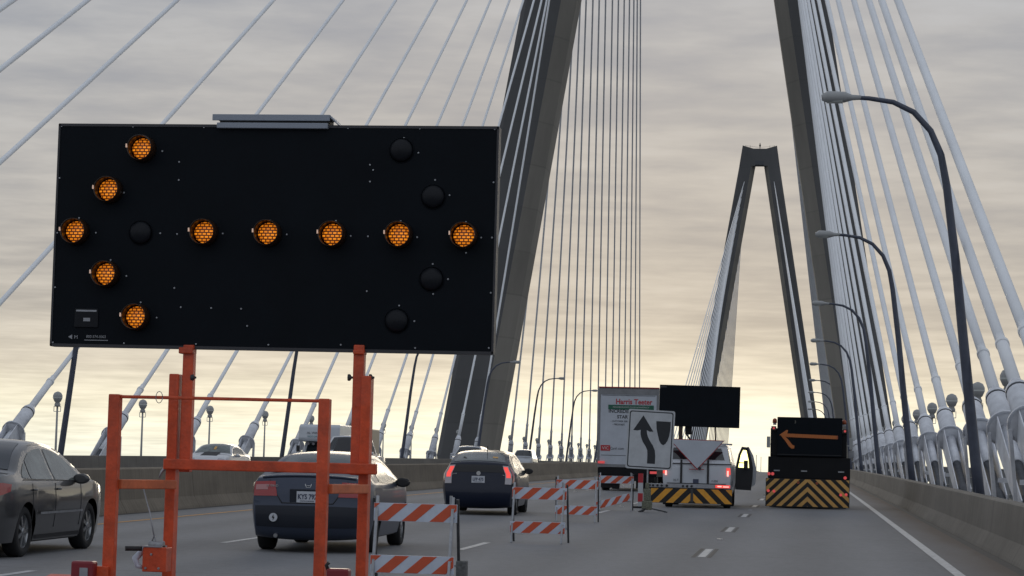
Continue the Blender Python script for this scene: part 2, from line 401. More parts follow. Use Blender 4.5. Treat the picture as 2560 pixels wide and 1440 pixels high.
# ------------------------------------------------------------------ the deck
YS = [-60+10*i for i in range(150)]
def strip(mb, prof, ys=YS, m=0, sm=False, flip=False, cx=0):
    P = [[(cx+x, y, rd(y)+z) for x, z in prof] for y in ys]
    mb.grid(P, m=m, sm=sm, flip=flip)
b = MB(); strip(b, [(-34.9, -.6), (-34.9, 0), (-14.65, 0), (5.65, 0), (5.65, -.6)], flip=True); strip(b, [(-34.9, -.6), (5.65, -.6)])
struct(b.build('road', 'road'))
b = MB(); strip(b, [(5.66, -.6), (5.66, -.12), (9.7, -.12), (9.7, -.6)], flip=True); struct(b.build('footpath', 'barrier_r'))
b = MB()
for x, w in ((2.09, .15), (-31.0, .15)): strip(b, [(x-w/2, .004), (x+w/2, .004)], flip=True, m=0)
for x, w in ((-12.85, .14), (-16.5, .14)): strip(b, [(x-w/2, .004), (x+w/2, .004)], flip=True, m=1)
def dash(x, y, l=3.05, w=.12):
    b.quad((x-w/2, y, rd(y)+.004), (x+w/2, y, rd(y)+.004), (x+w/2, y+l, rd(y+l)+.004), (x-w/2, y+l, rd(y+l)+.004), m=0)
for x in (-1.53, -5.21, -8.92, -20.2, -23.9, -27.6):
    for k in range(-3, 40):
        dash(x, 35.3+k*12.0)
    for k in range(-3, 20):
        y = 35.3+k*24+7.5
        b.box(x-.05, x+.05, y, y+.1, rd(y)+.004, rd(y)+.02, m=2)
struct(b.build('road_markings', ['white_line', 'yellow_line', 'reflector']))
b = MB()                                             # dark gaps around the nearer dashes
for x in (-1.53,):
    for k in range(-1, 9):
        y = 35.3+k*12.0
        for a, c in ((-.12, -.07), (.07, .12)):
            b.quad((x+a*1.25, y-.2, rd(y-.2)+.003), (x+c*1.25, y-.2, rd(y-.2)+.003), (x+c*1.25, y+3.2, rd(y+3.2)+.003), (x+a*1.25, y+3.2, rd(y+3.2)+.003))
struct(b.build('dash_outlines', 'joint_dark'))
# barriers: jersey shapes
def barrier(name, prof, label, m):
    b = MB(); strip(b, prof); o = b.build(name, [m, 'joint_dark']); return tag(o, label, 'barrier')
JR = [(3.12, .005), (3.14, .06), (3.27, .30), (3.33, .86), (3.36, .88), (3.60, .88), (3.64, .84), (3.64, .005)]
barrier('concrete_barrier', [(x, z) for x, z in JR][::-1], 'long concrete barrier beside the right shoulder, below the nearest cable anchors', 'barrier_r')
barrier('concrete_barrier', [(-28.36-x, z) for x, z in JR], 'outer concrete barrier at the far left edge of the bridge, beyond the oncoming lanes', 'barrier_r')
barrier('median_barrier', [(-14.95, .005), (-14.8, .25), (-14.72, .93), (-14.68, .96), (-14.52, .96), (-14.48, .93), (-14.40, .28), (-14.27, .06), (-14.25, .005)][::-1], 'brown concrete median barrier between the lanes and the oncoming traffic', 'barrier')
# dark lines at the foot
b = MB(); strip(b, [(2.95, .0025), (3.13, .0028)], flip=True); strip(b, [(-14.25, .0028), (-14.1, .0025)], flip=True); struct(b.build('gutter_lines', 'joint_dark'))
# walkway railing
b = MB()
for y in range(20, 420, 3):
    b.box(9.5, 9.56, y, y+.06, rd(y)-.12, rd(y)+1.25)
for z in (.1, .7, 1.25):
    b.tube([(9.53, y, rd(y)+z) for y in range(20, 421, 20)], .028, 6)
for i in range(2600):
    y = 20+i*.15; b.box(9.522, 9.538, y, y+.016, rd(y)+.1, rd(y)+1.25)
tag(b.build('walkway_railing', 'rail_grey'), 'grey metal railing along the outer edge of the footpath behind the right cable anchors', 'railing')

# ------------------------------------------------------------------ towers
def tower(D, xc, label, zb=-62):
    t = thing('bridge_tower', (xc, D, rd(D)), label, 'tower')
    zt = 113.3
    ho = lambda z: 5.85+.163*(zt-z); hi = lambda z: 1.55+.161*(106.6-z)
    for sgn in (-1, 1):
        zs = [zb+i*(106.6-zb)/24 for i in range(25)]
        P = []
        for z in zs:
            if z >= 0: o, i_ = ho(z), hi(z)
            else: o, i_ = ho(0)+z*.18, hi(0)+z*.18
            w = o-i_; c = o-w*.76; dp = 10-.035*max(z, 0)
            P.append([(sgn*o, .5, z), (sgn*(o-.5), 0, z), (sgn*c, 0, z), (sgn*i_, 2.8, z), (sgn*i_, dp-1.5, z), (sgn*(i_+1.5), dp, z), (sgn*(o-.5), dp, z), (sgn*o, dp-.5, z), (sgn*o, .5, z)])
        b = MB()
        for r in range(len(P)-1):
            for k in range(8):
                q = (P[r][k], P[r][k+1], P[r+1][k+1], P[r+1][k])
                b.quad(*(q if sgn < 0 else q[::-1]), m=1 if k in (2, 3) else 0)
        b.build('leg', ['tower_concrete', 'tower_inner_lit'], t, weld=True)
    b = MB()
    oo, ii = ho(106.6), 1.5; ot = 5.9
    b.prism([(-oo, 106.6), (-ii-.05, 106.6), (-ii, 107.2), (ii, 107.2), (ii+.05, 106.6), (oo, 106.6), (ot, zt+.4), (2.2, zt-.7), (-2.2, zt-.7), (-ot, zt+.4)], .02, 6.2)
    b.build('crown', 'tower_concrete', t)
    b = MB(); b.box(-1.52, 1.52, -.03, 5, 107.0, 108.4); b.build('crown_opening', 'anchor_dark', t)
    b = MB(); b.beam((-ho(-4)+1, 4, -4.2), (ho(-4)-1, 4, -4.2), 6, 5); b.build('crossbeam', 'tower_concrete', t)
    b = MB()
    for x in (-5, -3.4, 3.4, 5): b.tube([(x, 3, zt-.4), (x, 3, zt+.9)], .05, 5)
    b.tube([(-5, 3, zt+.75), (0, 3, zt+.1), (5, 3, zt+.75)], .035, 5)
    b.build('top_rail', 'steel_dark', t)
    b = MB(); b.tube([(0, 3, zt-.8), (0, 3, zt+1.7)], .12, 6); b.box(-.3, .3, 2.7, 3.3, zt+.5, zt+1.1); b.build('beacon', 'steel_dark', t)
    if D < 300:
        b = MB()
        for z in range(6, 100, 12):
            for sgn in (-1, 1):
                o, i_ = ho(z), hi(z); w = o-i_
                b.prism([(sgn*(i_+.3), z), (sgn*(o-w*.66-.1), z), (sgn*(o-w*.66-.1), z+.12), (sgn*(i_+.3), z+.12)], 0.0, .012) if False else None
    return t
ND, FD = 243, 800
tower(ND, -14.6, 'nearer bridge tower, its two huge legs leaning inward and cropped by the top edge')
tower(FD, -17.2, 'far bridge tower seen whole, narrow A shape with flat notched top')
# ladder bracket on the inner face of the near left leg
def leg_c(z, f=.5):                       # centre of a leg, half offset from axis
    ho = 5.85+.163*(113.3-z); hi = 1.55+.161*(106.6-z); return hi+(ho-hi)*f

# ------------------------------------------------------------------ stay cables
def stay(X, yc, tw_y, tw_xc, zt, label, group=None, detail=2, r=.105):
    side = 1 if X > -14 else -1
    hc = 3.15 if X > -14 else 2.7
    C_ = Vector((X, yc, rd(yc)+hc))
    T_ = Vector((tw_xc+side*leg_c(zt, .55), tw_y+(-.1 if yc < tw_y else 5.5), zt))
    d = (T_-C_).normalized(); fw = 1 if yc < tw_y else -1
    base = C_-d*((hc-(.5 if X > -14 else .2))/d.z)
    if detail == 0:
        b = MB(); b.tube([base, T_], r, 6)
        o = b.build('stay_cable', 'cable_white'); o.location = base
        for v in o.data.vertices: v.co -= base
        return tag(o, label, 'cable', group)
    t = thing('stay_cable', base, label, 'cable', group)
    Lc = (C_-base).length; P = lambda s: d*s
    b = MB()
    pts = []
    LT = (T_-base).length
    for i in range(41):
        u = i/40; p = P(Lc+1.5+(LT-Lc-1.5)*u); p.z -= 4*u*(1-u)*LT*.006; pts.append(p)
    b.tube(pts, r, 24); b.build('cable', 'cable_white', t)
    b = MB(); b.lathe((0, 0, 0), d, [(Lc+.45, .15), (Lc+2.75, .15), (Lc+2.85, .118), (Lc+3.1, .116)], 16)
    b.lathe((0, 0, 0), d, [(Lc+2.6, .17), (Lc+2.75, .17)], 16); b.build('sleeve', 'cable_white', t)
    b = MB(); s0 = Lc-1.55
    b.lathe((0, 0, 0), d, [(s0, .30), (Lc-.05, .285), (Lc+.12, .285), (Lc+.45, .16)], 20); b.build('anchor_pipe', 'anchor_white', t)
    b = MB(); b.lathe((0, 0, 0), d, [(Lc-.08, .30), (Lc-.02, .30)], 20); b.build('collar', 'anchor_dark', t)
    b = MB(); b.lathe((0, 0, 0), d, [(s0-.06, .48), (s0, .48)], 24)
    # scalloped rim pieces
    b.lathe((0, 0, 0), d, [(s0-.14, .49), (s0-.14, .43), (s0-.06, .43)], 24); b.build('flange', 'anchor_white', t)
    rt = Vector((1, 0, 0)); up = rt.cross(d).normalized()
    if up.z < 0: up = -up
    b = MB()
    for sx in (-1, 1):
        for k in (0,):
            a0 = P(s0-.1)+rt*sx*.23; a1 = P(-.15)+rt*sx*.2
            c = [a0-up*.40, a0+up*.38, a1+up*.22, a1-up*.30]
            th = rt*.03*sx
            b.quad(*c); b.quad(*[q+th for q in c][::-1])
            for i in range(4): j = (i+1) % 4; b.quad(c[i], c[i]+th, c[j]+th, c[j])
    b.build('gusset_plate', 'anchor_white', t)
    b = MB(); b.lathe((0, 0, 0), d, [(-.35, .20), (.25, .20), (.3, .15), (s0*.55, .14)], 14); b.build('socket', 'anchor_dark', t)
    b = MB(); b.lathe((0, 0, 0), d, [(s0*.5, .17), (s0-.06, .17)], 12); b.build('inner_pipe', 'anchor_white', t)
    foot_z = rd(yc)+.0-base.z
    for sx in (-1, 1):
        b = MB(); top = P(s0-.05)+rt*sx*.42-up*.1; ft = Vector((sx*.42, top.y+fw*.75, foot_z))
        b.beam(top, ft, .09, .26, up=(0, 1, 0)); b.build('strut', 'anchor_white', t, bevel=.01)
    b = MB(); b.beam((-.42, P(s0).y+fw*.45, P(s0).z*.45+foot_z*.55), (.42, P(s0).y+fw*.45, P(s0).z*.45+foot_z*.55), .06, .12); b.build('strut_tie', 'anchor_white', t)
    b = MB(); b.box(-.5, .5, -.9, .9, foot_z, foot_z+.12); b.build('anchor_base', 'anchor_white', t)
    return t
SIDE = [48.5, 54.5, 60.5, 69.5, 83, 96.5, 110.5, 124.3, 138, 152, 166, 180.2, 193.8, 207.5, 221.6, 235.0]
ZT = [104.5, 103.6, 102.6, 100.5, 97.5, 94, 90.5, 86.2, 82.5, 79, 75, 72, 68.5, 65, 61.5, 58]
XR, XL = 4.85, -33.2
def nth(i): return ORD[i]
for i, (y, z) in enumerate(zip(SIDE, ZT)):
    stay(XR, y, ND, -14.6, z, 'white stay cable by the right barrier, %s counted from the nearest' % nth(i), r=.13)
    stay(XL, y, ND, -14.6, z, 'white stay cable of the left row, %s counted from the nearest' % nth(i))
MAIN = [262.3+13.8*k for k in range(16)]
for i, y in enumerate(MAIN):
    z = ZT[15-i]
    stay(XR, y, ND, -14.6, z, 'right stay cable beyond the near tower, %s past that tower' % nth(i), detail=1 if i > 30 else 2)
    stay(XL, y, ND, -14.6, z, 'left stay cable beyond the near tower against bright sky, %s past that tower' % nth(i))
for k in range(16):
    for side, X in ((1, 3.6), (-1, -34.4)):
        w = 'right' if side > 0 else 'left'
        stay(X, FD-16-14*k, FD, -17.2, 58+k*3.0, 'thin white stay cable fanning from the near face of the far tower, %s leg' % w, 'stay cables in front of the far tower, %s leg' % w, 0, .13)
        stay(X, FD+22+13.5*k, FD, -17.2, 58+k*3.0, 'thin stay cable running down behind the far tower, %s leg' % w, 'stay cables behind the far tower, %s leg' % w, 0, .13)

# ------------------------------------------------------------------ street lamps
def street_lamp():
    t = thing('street_lamp', (0, 0, 0), 'x', 'street lamp')
    b = MB()
    pts = [(0, 0, 0), (-.18, 0, 1.5), (-.55, 0, 4.9), (-.75, 0, 6.8), (-1.02, 0, 8.9), (-1.17, 0, 9.7), (-1.45, 0, 10.35), (-1.9, 0, 10.85), (-2.45, 0, 11.12), (-3.1, 0, 11.22), (-3.5, 0, 11.24)]
    b.tube(pts, [.15, .145, .13, .12, .105, .095, .085, .078, .07, .062, .055], 12); b.build('pole', 'pole_blue', t)
    b = MB(); b.box(-.26, .26, -.26, .26, 0, .05); b.box(-.2, -.12, -.12, .12, .6, 1.2); b.build('base_plate', 'pole_blue', t, bevel=.01)
    b = MB(); b.tube([(-3.3, 0, 11.24), (-3.55, 0, 11.24), (-3.75, 0, 11.25), (-4.2, 0, 11.25), (-4.36, 0, 11.23)], [.06, .08, .15, .165, .08], 12); h = b.build('lamp_head', 'lamp_grey', t)
    b = MB(); b.tube([(-3.8, 0, 11.20), (-4.22, 0, 11.19)], [.125, .115], 10); b.build('lens', 'lens_frost', h)
    return t
sl0 = street_lamp()
LY = [62.5, 101, 145.5, 190, 234.5, 279, 323.5, 368, 412]
for i, y in enumerate(LY):
    for side in (1, -1):
        o = sl0 if (i == 0 and side == 1) else copy_thing(sl0)
        o.location = (4.65 if side > 0 else -33.3, y, rd(y)-(.0 if side > 0 else .4)); o.rotation_euler = (0, 0, 0 if side > 0 else math.pi)
        o['label'] = 'dark curved street lamp on the %s side of the bridge, %s from the camera' % ('right' if side > 0 else 'left', nth(i)); o['category'] = 'street lamp'; o['group'] = 'curved street lamps along the bridge'
# path lamps with round heads
def path_lamp():
    t = thing('path_lamp', (0, 0, 0), 'x', 'lamp post')
    b = MB(); b.tube([(0, 0, -.1), (0, 0, 3.45)], [.065, .045], 8); b.build('post', 'lamp_grey', t)
    b = MB(); b.lathe((0, 0, 3.42), (0, 0, 1), [(0, .05), (.0, .13), (.1, .14), (.2, .10), (.24, .15), (.40, .22), (.52, .22), (.64, .16), (.70, .04)], 16); h = b.build('lamp_head', 'lamp_grey', t)
    b = MB(); b.lathe((0, 0, 3.68), (0, 0, 1), [(-.01, .135), (.145, .224), (.18, .226)], 16); b.build('lens', 'lens_frost', h)
    b = MB(); b.beam((-.16, 0, 3.2), (.16, 0, 3.2), .03, .03); b.beam((-.16, 0, 3.2), (-.16, 0, 3.45), .025, .025); b.beam((.16, 0, 3.2), (.16, 0, 3.45), .025, .025); b.build('yoke', 'lens_frost', t)
    return t
pl0 = path_lamp(); first = True
mids = [57.5, 65]+[(SIDE[i]+SIDE[i+1])/2 for i in range(3, 15)]+[249]+[269+13.8*k for k in range(12)]
for i, y in enumerate(mids):
    for side in (1, -1):
        if side < 0 and y < 60: continue
        o = pl0 if first else copy_thing(pl0); first = False
        o.location = (5.5 if side > 0 else -34.2, y, rd(y)-(.0 if side > 0 else .35))
        o['group'] = 'round headed path lamps'; o['category'] = 'lamp post'
        k = i if i < 20 else 19
        o['label'] = ('short lamp post with round head among the %s cable anchors, %s from the camera' % ('right' if side > 0 else 'left', nth(i))) if i < 20 else 'tiny round headed lamp post far along the %s cable row' % ('right' if side > 0 else 'left')
# posts past the crest
for i, y in enumerate((640, 705, 780)):
    b = MB(); b.tube([(0, 0, 0), (0, 0, 5.2+.35*i)], .09, 6); b.box(-.12, .12, -.12, .12, 5.2+.35*i, 5.35+.35*i); o = b.build('marker_post', 'lamp_grey', loc=(-14.6, y, rd(y)))
    tag(o, '%s of three thin dark posts showing beyond the road crest left of the dark truck' % ('leftmost', 'middle', 'rightmost')[i], 'post')
SLOPE = math.atan(G0)
# ------------------------------------------------------------------ arrow board trailer (foreground)
def px2(px, py, D):              # measured while surveying: world x,z of a detail at depth D
    r = cf+cr*((px-1280)/5800)-cu*((py-720)/5800); return r.x*D/r.y, EYE+r.z*D/r.y
AY = 13.0
t = thing('arrow_board_trailer', (-3.05, AY, rd(AY)), 'big black arrow board on orange trailer frame, amber lamps forming a left arrow', 'arrow board')
ab = t
def AB(px, py, D=13.0):
    x, z = px2(px, py, D); return x+3.05, z-rd(AY)
bx0, bx1, bz0, bz1 = -1.30, 1.285, 2.085, 3.38
b = MB(); b.box(bx0, bx1, 0, .07, bz0, bz1); panel = b.build('sign_panel', 'board_black', t, bevel=.006)
b = MB()
for (x0, x1, z0, z1) in ((bx0-.004, bx1+.004, bz1-.012, bz1+.004), (bx0-.004, bx1+.004, bz0-.004, bz0+.012), (bx1-.006, bx1+.006, bz0, bz1), (bx0-.006, bx0+.006, bz0, bz1)):
    b.box(x0, x1, -.004, .09, z0, z1)
b.build('edge_trim', 'board_edge', panel)
b = MB()
for (px, py) in [(406, 378), (448, 405), (447, 450), (310, 482), (240, 582), (401, 583), (443, 585), (557, 584), (717, 586), (877, 590), (920, 591), (1043, 593), (1203, 594), (316, 690), (436, 720), (452, 768), (528, 770), (603, 772), (618, 815), (392, 794), (925, 412), (933, 425), (925, 454), (1046, 382), (1124, 488), (1088, 450), (1010, 345), (1120, 698), (1036, 803), (917, 728), (998, 764), (1082, 660), (870, 318), (1050, 318), (1237, 320), (1234, 456), (1230, 594), (1227, 732), (1222, 870), (1038, 870), (852, 862), (671, 862), (490, 860), (310, 858), (132, 856), (140, 445), (135, 582), (132, 718), (152, 312), (333, 312), (510, 315), (364, 342), (283, 446), (198, 545), (277, 650), (352, 756), (515, 550), (675, 551), (840, 552), (1002, 553), (1165, 555), (1165, 632), (1083, 735)]:
    x, z = AB(px, py); x = min(max(x, bx0+.012), bx1-.012); z = min(max(z, bz0+.012), bz1-.012)
    b.lathe((x, 0, z), (0, -1, 0), [(0, .0062), (.004, .0045)], 6)
b.build('screws', 'bolt', panel)
for (px, py) in [(358, 373), (275, 476), (192, 580), (268, 686), (343, 793), (513, 582), (672, 584), (833, 587), (999, 588), (1161, 590)]:
    x, z = AB(px, py)
    b = MB(); b.lathe((x, 0, z), (0, -1, 0), [(0, .080), (.05, .077), (.09, .073), (.093, .070), (.055, .071), (.0, .071)], 28)
    h = b.build('lamp', 'lamp_hood', t)
    b = MB(); R = .062; b.lathe((0, 0, 0), (0, -1, 0), [(0, R), (.006, R*.98), (.012, R*.8), (.016, R*.45), (.017, .002)], 26); b.build('lens', 'lens_lit', h, loc=(x, -.004, z))
    b = MB(); b.box(x-.076, x-.069, -.10, -.088, z-.003, z+.018); b.build('painted_highlight', 'highlight_paint', h)  # painted highlight at the hood's left rim, not a part
for (px, py) in [(352, 582), (1004, 376), (1083, 492), (1079, 698), (992, 802)]:
    x, z = AB(px, py)
    b = MB(); b.lathe((x, 0, z), (0, -1, 0), [(0, .074), (.006, .073), (.006, .069), (.0, .069)], 28); h = b.build('lamp', 'board_black', t, label='unlit dark lamp')
    b = MB(); b.lathe((x, -.004, z), (0, -1, 0), [(0, .068), (.014, .062), (.026, .045), (.032, .002)], 24); b.build('lens', 'unlit_lens', h)
x0, z0 = AB(186, 818); x1, z1 = AB(247, 772)
b = MB(); b.box(x0, x1, -.008, 0, z0, z1); pl = b.build('controller_plate', 'unlit_lens', t, bevel=.003)
b = MB(); b.box(x0+.055, x0+.095, -.011, -.008, z0+.035, z0+.055); b.box(x0+.01, x1-.01, -.0105, -.008, z1-.018, z1-.008); b.build('sticker', 'steel', pl)
x, z = AB(183, 843); lg = text('lettering', '\u25C4 M', .03, 'steel', t, (x, -.004, z))
x, z = AB(241, 842); text('lettering', '800-574-5002', .022, 'steel', t, (x, -.004, z), sx=.95)
b = MB(); b.box(x-.07, x+.07, -.003, -.0005, z-.022, z-.018); b.build('underline', 'steel', panel)
# light visor on the top edge
x0, _ = AB(533, 300); x1, _ = AB(835, 300)
b = MB(); b.box(x0, x1-.02, -.02, .16, bz1+.045, bz1+.062); b.prism([(x1-.02, bz1+.062), (x1-.02, bz1+.045), (x1+.03, bz1+.0), (x1+.035, bz1+.004)], -.02, .16)
b.box(x0+.03, x1-.03, -.03, .0, bz1-.02, bz1+.012); b.box(x0, x1-.02, -.022, -.016, bz1+.025, bz1+.062); b.build('visor', 'visor_grey', t, bevel=.003)
b = MB(); b.box(x0+.04, x1-.03, .0, .14, bz1+.008, bz1+.044); b.build('visor_bracket', 'steel_dark', t)
# mast and frame
def post(name, x0, x1, z0, z1, y0, y1, m='orange_paint', bev=.006):
    q = MB(); q.box(x0, x1, y0, y1, z0, z1); return q.build(name, m, t, bevel=bev)
def seg(px0, px1, py0, py1, D, dy=.06, name='post', m='orange_paint', slant=0):
    x0, _ = AB(px0, (py0+py1)/2, D); x1, _ = AB(px1, (py0+py1)/2, D); _, za = AB((px0+px1)/2, py0, D); _, zb = AB((px0+px1)/2, py1, D)
    return post(name, x0, x1, min(za, zb), max(za, zb), D-AY, D-AY+dy, m)
DF = 12.35
# inner masts (carry the board) and their outer sleeves
seg(452, 479, 862, 1180, 12.98, .065, 'mast'); seg(879, 906, 862, 1188, 12.98, .065, 'mast')
x0, _ = AB(428, 935); x1, _ = AB(451, 935); _, zt_ = AB(440, 935); post('mast_sleeve', x0-.003, x1, .55, zt_, -.035, .06)
x0, _ = AB(906, 940); x1, _ = AB(929, 940); _, zt_ = AB(915, 940); post('mast_sleeve', x0, x1+.004, .55, zt_, -.035, .06)
seg(446, 482, 868, 884, 12.96, .09, 'mount_bracket'); seg(882, 910, 874, 886, 12.96, .09, 'mount_bracket')
for px in (484, 876, 929):
    x, z = AB(px, 944); b = MB(); b.lathe((x-.012, -.01, z), (1, 0, 0), [(0, .02), (.012, .02), (.02, .008), (.03, .006)], 10); b.build('lock_pin', 'steel_dark', t)
seg(407, 940, 1153, 1180, 12.9, .05, 'crossbar')
# front rack nearer the camera
xa0, _ = AB(271, 985, DF); xa1, _ = AB(299, 985, DF); _, zt2 = AB(285, 985, DF); xb0, _ = AB(796, 995, DF); xb1, _ = AB(824, 995, DF)
post('rack_post', xa0, xa1, .50, zt2, DF-AY, DF-AY+.065); post('rack_post', xb0, xb1, .50, zt2, DF-AY, DF-AY+.065)
post('rack_rail', xa1-.001, xb0+.001, zt2-.022, zt2-.004, DF-AY+.015, DF-AY+.035)
for px0, px1, py, xx0 in ((297, 440, 1210, xa0), (818, 920, 1222, xb0)):
    _, z = AB(px0, py, DF+.1); xl = xx0+.03; xr, _ = AB(px1, py, 12.93)
    q = MB(); q.beam((xl+.03, DF-AY+.05, z), (xr-.02, -.05, z), .05, .052); q.build('side_arm', 'orange_light', t, bevel=.006)
# winch
xw0, zw0 = AB(362, 1428, 12.7); xw1, zw1 = AB(410, 1368, 12.7)
b = MB(); b.box(xw0, xw1+.03, -.36, -.24, zw0, zw1); w = b.build('winch_box', 'orange_paint', t, bevel=.005)
b = MB(); b.tube([(xw0+.02, -.30, zw1+.012), (xw1, -.30, zw1+.012)], .022, 12); b.box(xw0-.004, xw1+.0, -.365, -.235, zw1, zw1+.008); b.build('drum', 'steel', w)
b = MB()
for q in ((xw0+.05, zw1-.04), (xw0+.02, zw0+.02), (xw1-.01, zw0+.02)): b.lathe((q[0], -.36, q[1]), (0, -1, 0), [(0, .008), (.006, .006)], 8)
b.build('bolts', 'steel', w)
b = MB(); b.tube([(xw0-.005, -.3, zw1-.01), (xw0-.05, -.33, zw0+.07), (xw0-.03, -.34, zw0+.03), (xw0+.0, -.33, zw0+.02)], [.018, .02, .016, .01], 8); b.build('crank', 'white_sheet', t)
xh, zh = AB(313, 1371, 12.6); xh1, _ = AB(350, 1371, 12.6)
b = MB(); b.tube([(xh, -.4, zh), (xh1, -.36, zh)], .014, 10); b.build('crank_handle', 'plastic_black', t)
xc0, zc0 = AB(353, 1222, 12.75); xc1, zc1 = AB(386, 1345, 12.7)
b = MB(); b.tube([(xc0, -.2, zc0), ((xc0+xc1)/2-.0, -.24, (zc0+zc1)/2+.01), (xc1, -.3, zc1)], .0042, 6); b.tube([(xc1-.02, -.3, zc1-.04), (xc1, -.3, zc1+.02), (xc1+.012, -.3, zc1-.04)], .006, 6); b.build('winch_cable', 'steel', t)
xc, zc_ = AB(398, 993, DF); b = MB(); 
b.tube([(xc+.019*math.cos(a*.5236), DF-AY, zc_+.032*math.sin(a*.5236)) for a in range(13)], .0022, 5); b.build('ring_clip', 'steel', t)
xc, zc_ = AB(400, 1170, 12.9); b = MB(); b.tube([(xc+.02, -.03, zc_+.01), (xc-.005, -.04, zc_-.02), (xc-.02, -.04, zc_-.055)], [.012, .008, .004], 8); b.build('hook', 'steel', t)
# trailer underneath
b = MB()
b.box(-1.05, .98, -.66, -.60, .50, .58); b.box(-1.05, .98, .9, .96, .50, .58)
for x in (-1.0, -.5, .35, .9): b.box(x, x+.06, -.6, .9, .51, .57)
b.beam((-.02, .9, .5), (-.02, 2.5, .46), .08, .08); b.build('chassis', 'orange_paint', t, bevel=.005)
b = MB(); b.box(-.45, .45, .1, .7, .58, .72); b.build('battery_box', 'orange_paint', t, bevel=.01)
b = MB(); b.tube([(-1.2, .2, .33), (1.15, .2, .33)], .035, 10); b.build('axle', 'steel_dark', t)
for x in (-1.28, 1.15):
    b = MB(); b.lathe((x, .2, .32), (1, 0, 0), [(0, .2), (.0, .29), (.02, .32), (.15, .32), (.17, .29), (.17, .2)], 24); wq = b.build('wheel', 'rubber', t)
    b = MB(); b.lathe((x-.004, .2, .32), (1, 0, 0), [(0, .05), (.02, .19), (.15, .19), (.178, .05)], 16); b.build('rim', 'alloy', wq)
    b = MB(); b.xprism([(-.22, .60), (-.16, .72), (.2, .76), (.56, .72), (.62, .60), (.6, .60), (.54, .70), (.2, .74), (-.14, .70), (-.2, .60)], x-.03, x+.2); b.build('fender', 'orange_paint', t)
def red_lamp(px, py, D, w, h, parent):
    x, z = AB(px, py, D); q = MB(); q.box(x-w/2, x+w/2, D-AY, D-AY+.09, z-h, z); o = q.build('tail_lamp', 'maroon', parent, bevel=.012)
    return x, z
x, z = red_lamp(205, 1403, 12.25, .125, .10, t); b = MB(); b.box(x-.01, x+.035, 12.245-AY-.002, 12.245-AY+.005, z-.09, z-.035); b.build('reflector', 'steel', t)
x, z = red_lamp(843, 1422, 12.25, .12, .09, t)
b = MB(); b.tube([(x-.055, -.70, z-.02), (x-.07, -.7, z+.015), (x-.055, -.7, z+.03)], .010, 8); b.build('wire_loop', 'plastic_black', t)
x, z = AB(240, 1425, 12.3); b = MB(); b.box(x-.05, x+.06, -.68, -.63, z-.12, z+.02); b.build('lamp_bracket', 'orange_paint', t, bevel=.004)
for sx in (-1.0, .95):
    b = MB(); b.tube([(sx, -.63, 0.03), (sx, -.63, .75)], .03, 10); b.lathe((sx, -.63, 0), (0, 0, 1), [(0, .11), (.015, .11), (.03, .04)], 14); b.build('jack', 'steel', t)

# ------------------------------------------------------------------ striped barricades
def clip(poly, x0, x1, z0, z1):
    def cut(P, f, ipt):
        out = []
        for i in range(len(P)):
            a, c = P[i-1], P[i]
            if f(a) != f(c): out.append(ipt(a, c))
            if f(c): out.append(c)
        return out
    def lx(X_): return lambda a, c: (X_, a[1]+(c[1]-a[1])*(X_-a[0])/(c[0]-a[0]))
    def lz(Z_): return lambda a, c: (a[0]+(c[0]-a[0])*(Z_-a[1])/(c[1]-a[1]), Z_)
    for f, ip in ((lambda q: q[0] >= x0, lx(x0)), (lambda q: q[0] <= x1, lx(x1)), (lambda q: q[1] >= z0, lz(z0)), (lambda q: q[1] <= z1, lz(z1))):
        if not poly: return []
        poly = cut(poly, f, ip)
    return poly
def bands(b, x0, x1, z0, z1, y, pitch, lean, off, m, n=24, th=.003):
    h = z1-z0
    for k in range(-n, n):
        a = x0+off+k*2*pitch
        P = clip([(a, z0), (a+pitch, z0), (a+pitch+lean*h, z1), (a+lean*h, z1)], x0, x1, z0, z1)
        if len(P) > 2: b.prism(P, y-th, y, m=m)
def barricade(x, y, rz, label, offs=(0, .15), low_tilt=0, w=.93, sand=False):
    t = thing('barricade', (x, y, rd(y)), label, 'barricade', 'striped barricades along the closed lane', rz=rz)
    tl = .22/.93
    for i, (z0, z1) in enumerate(((.725, .925), (.16, .355))):
        b = MB(); b.box(-w/2, w/2, -.03, 0, z0, z1, m=0)
        bands(b, -w/2+.004, w/2-.004, z0+.004, z1-.004, -.0305, .155, 1.15, offs[i], 1)
        for sx in (-1, 1):
            for zz in (z0+.05, z1-.05): b.lathe((sx*(w/2-.03), -.033, zz), (0, -1, 0), [(0, .009), (.004, .007)], 8, m=2)
        rot = Matrix.Rotation(low_tilt if i else 0, 4, 'Y')
        o = b.build('rail', ['white_sheet', 'orange_sheet', 'steel'], t, bevel=.004)
        o.location = (0, -.02-(.925-z1)*.26, 0)
        if i and low_tilt: o.rotation_euler = (0, low_tilt, 0)
    for sx in (-1, 1):
        xx = sx*(w/2-.035 if sx < 0 else w/2-.05)
        b = MB(); b.beam((xx, .0, 1.0), (xx, -.26, 0), .042, .03, up=(1, 0, 0)); b.build('leg', 'steel', t)
        b = MB(); b.beam((xx+sx*.045, .02, .98), (xx+sx*.045, .34, 0), .042, .03, up=(1, 0, 0)); b.build('leg', 'steel_dark', t)
    b = MB(); b.beam((-w/2, .26, .24), (w/2, .26, .24), .02, .03); b.build('cross_brace', 'steel', t)
    b = MB(); b.tube([(-w/2-.01, .005, .98), (w/2+.01, .005, .98)], .012, 8) if False else b.box(w/2-.09, w/2-.06, -.02, .02, .925, 1.02); b.build('hinge_stub', 'steel', t)
    if sand:
        b = MB(); b.box(w/2-.03, w/2+.09, .20, .34, .0, .30); b.build('foot_weight', 'sandbag', t, bevel=.012)
    return t
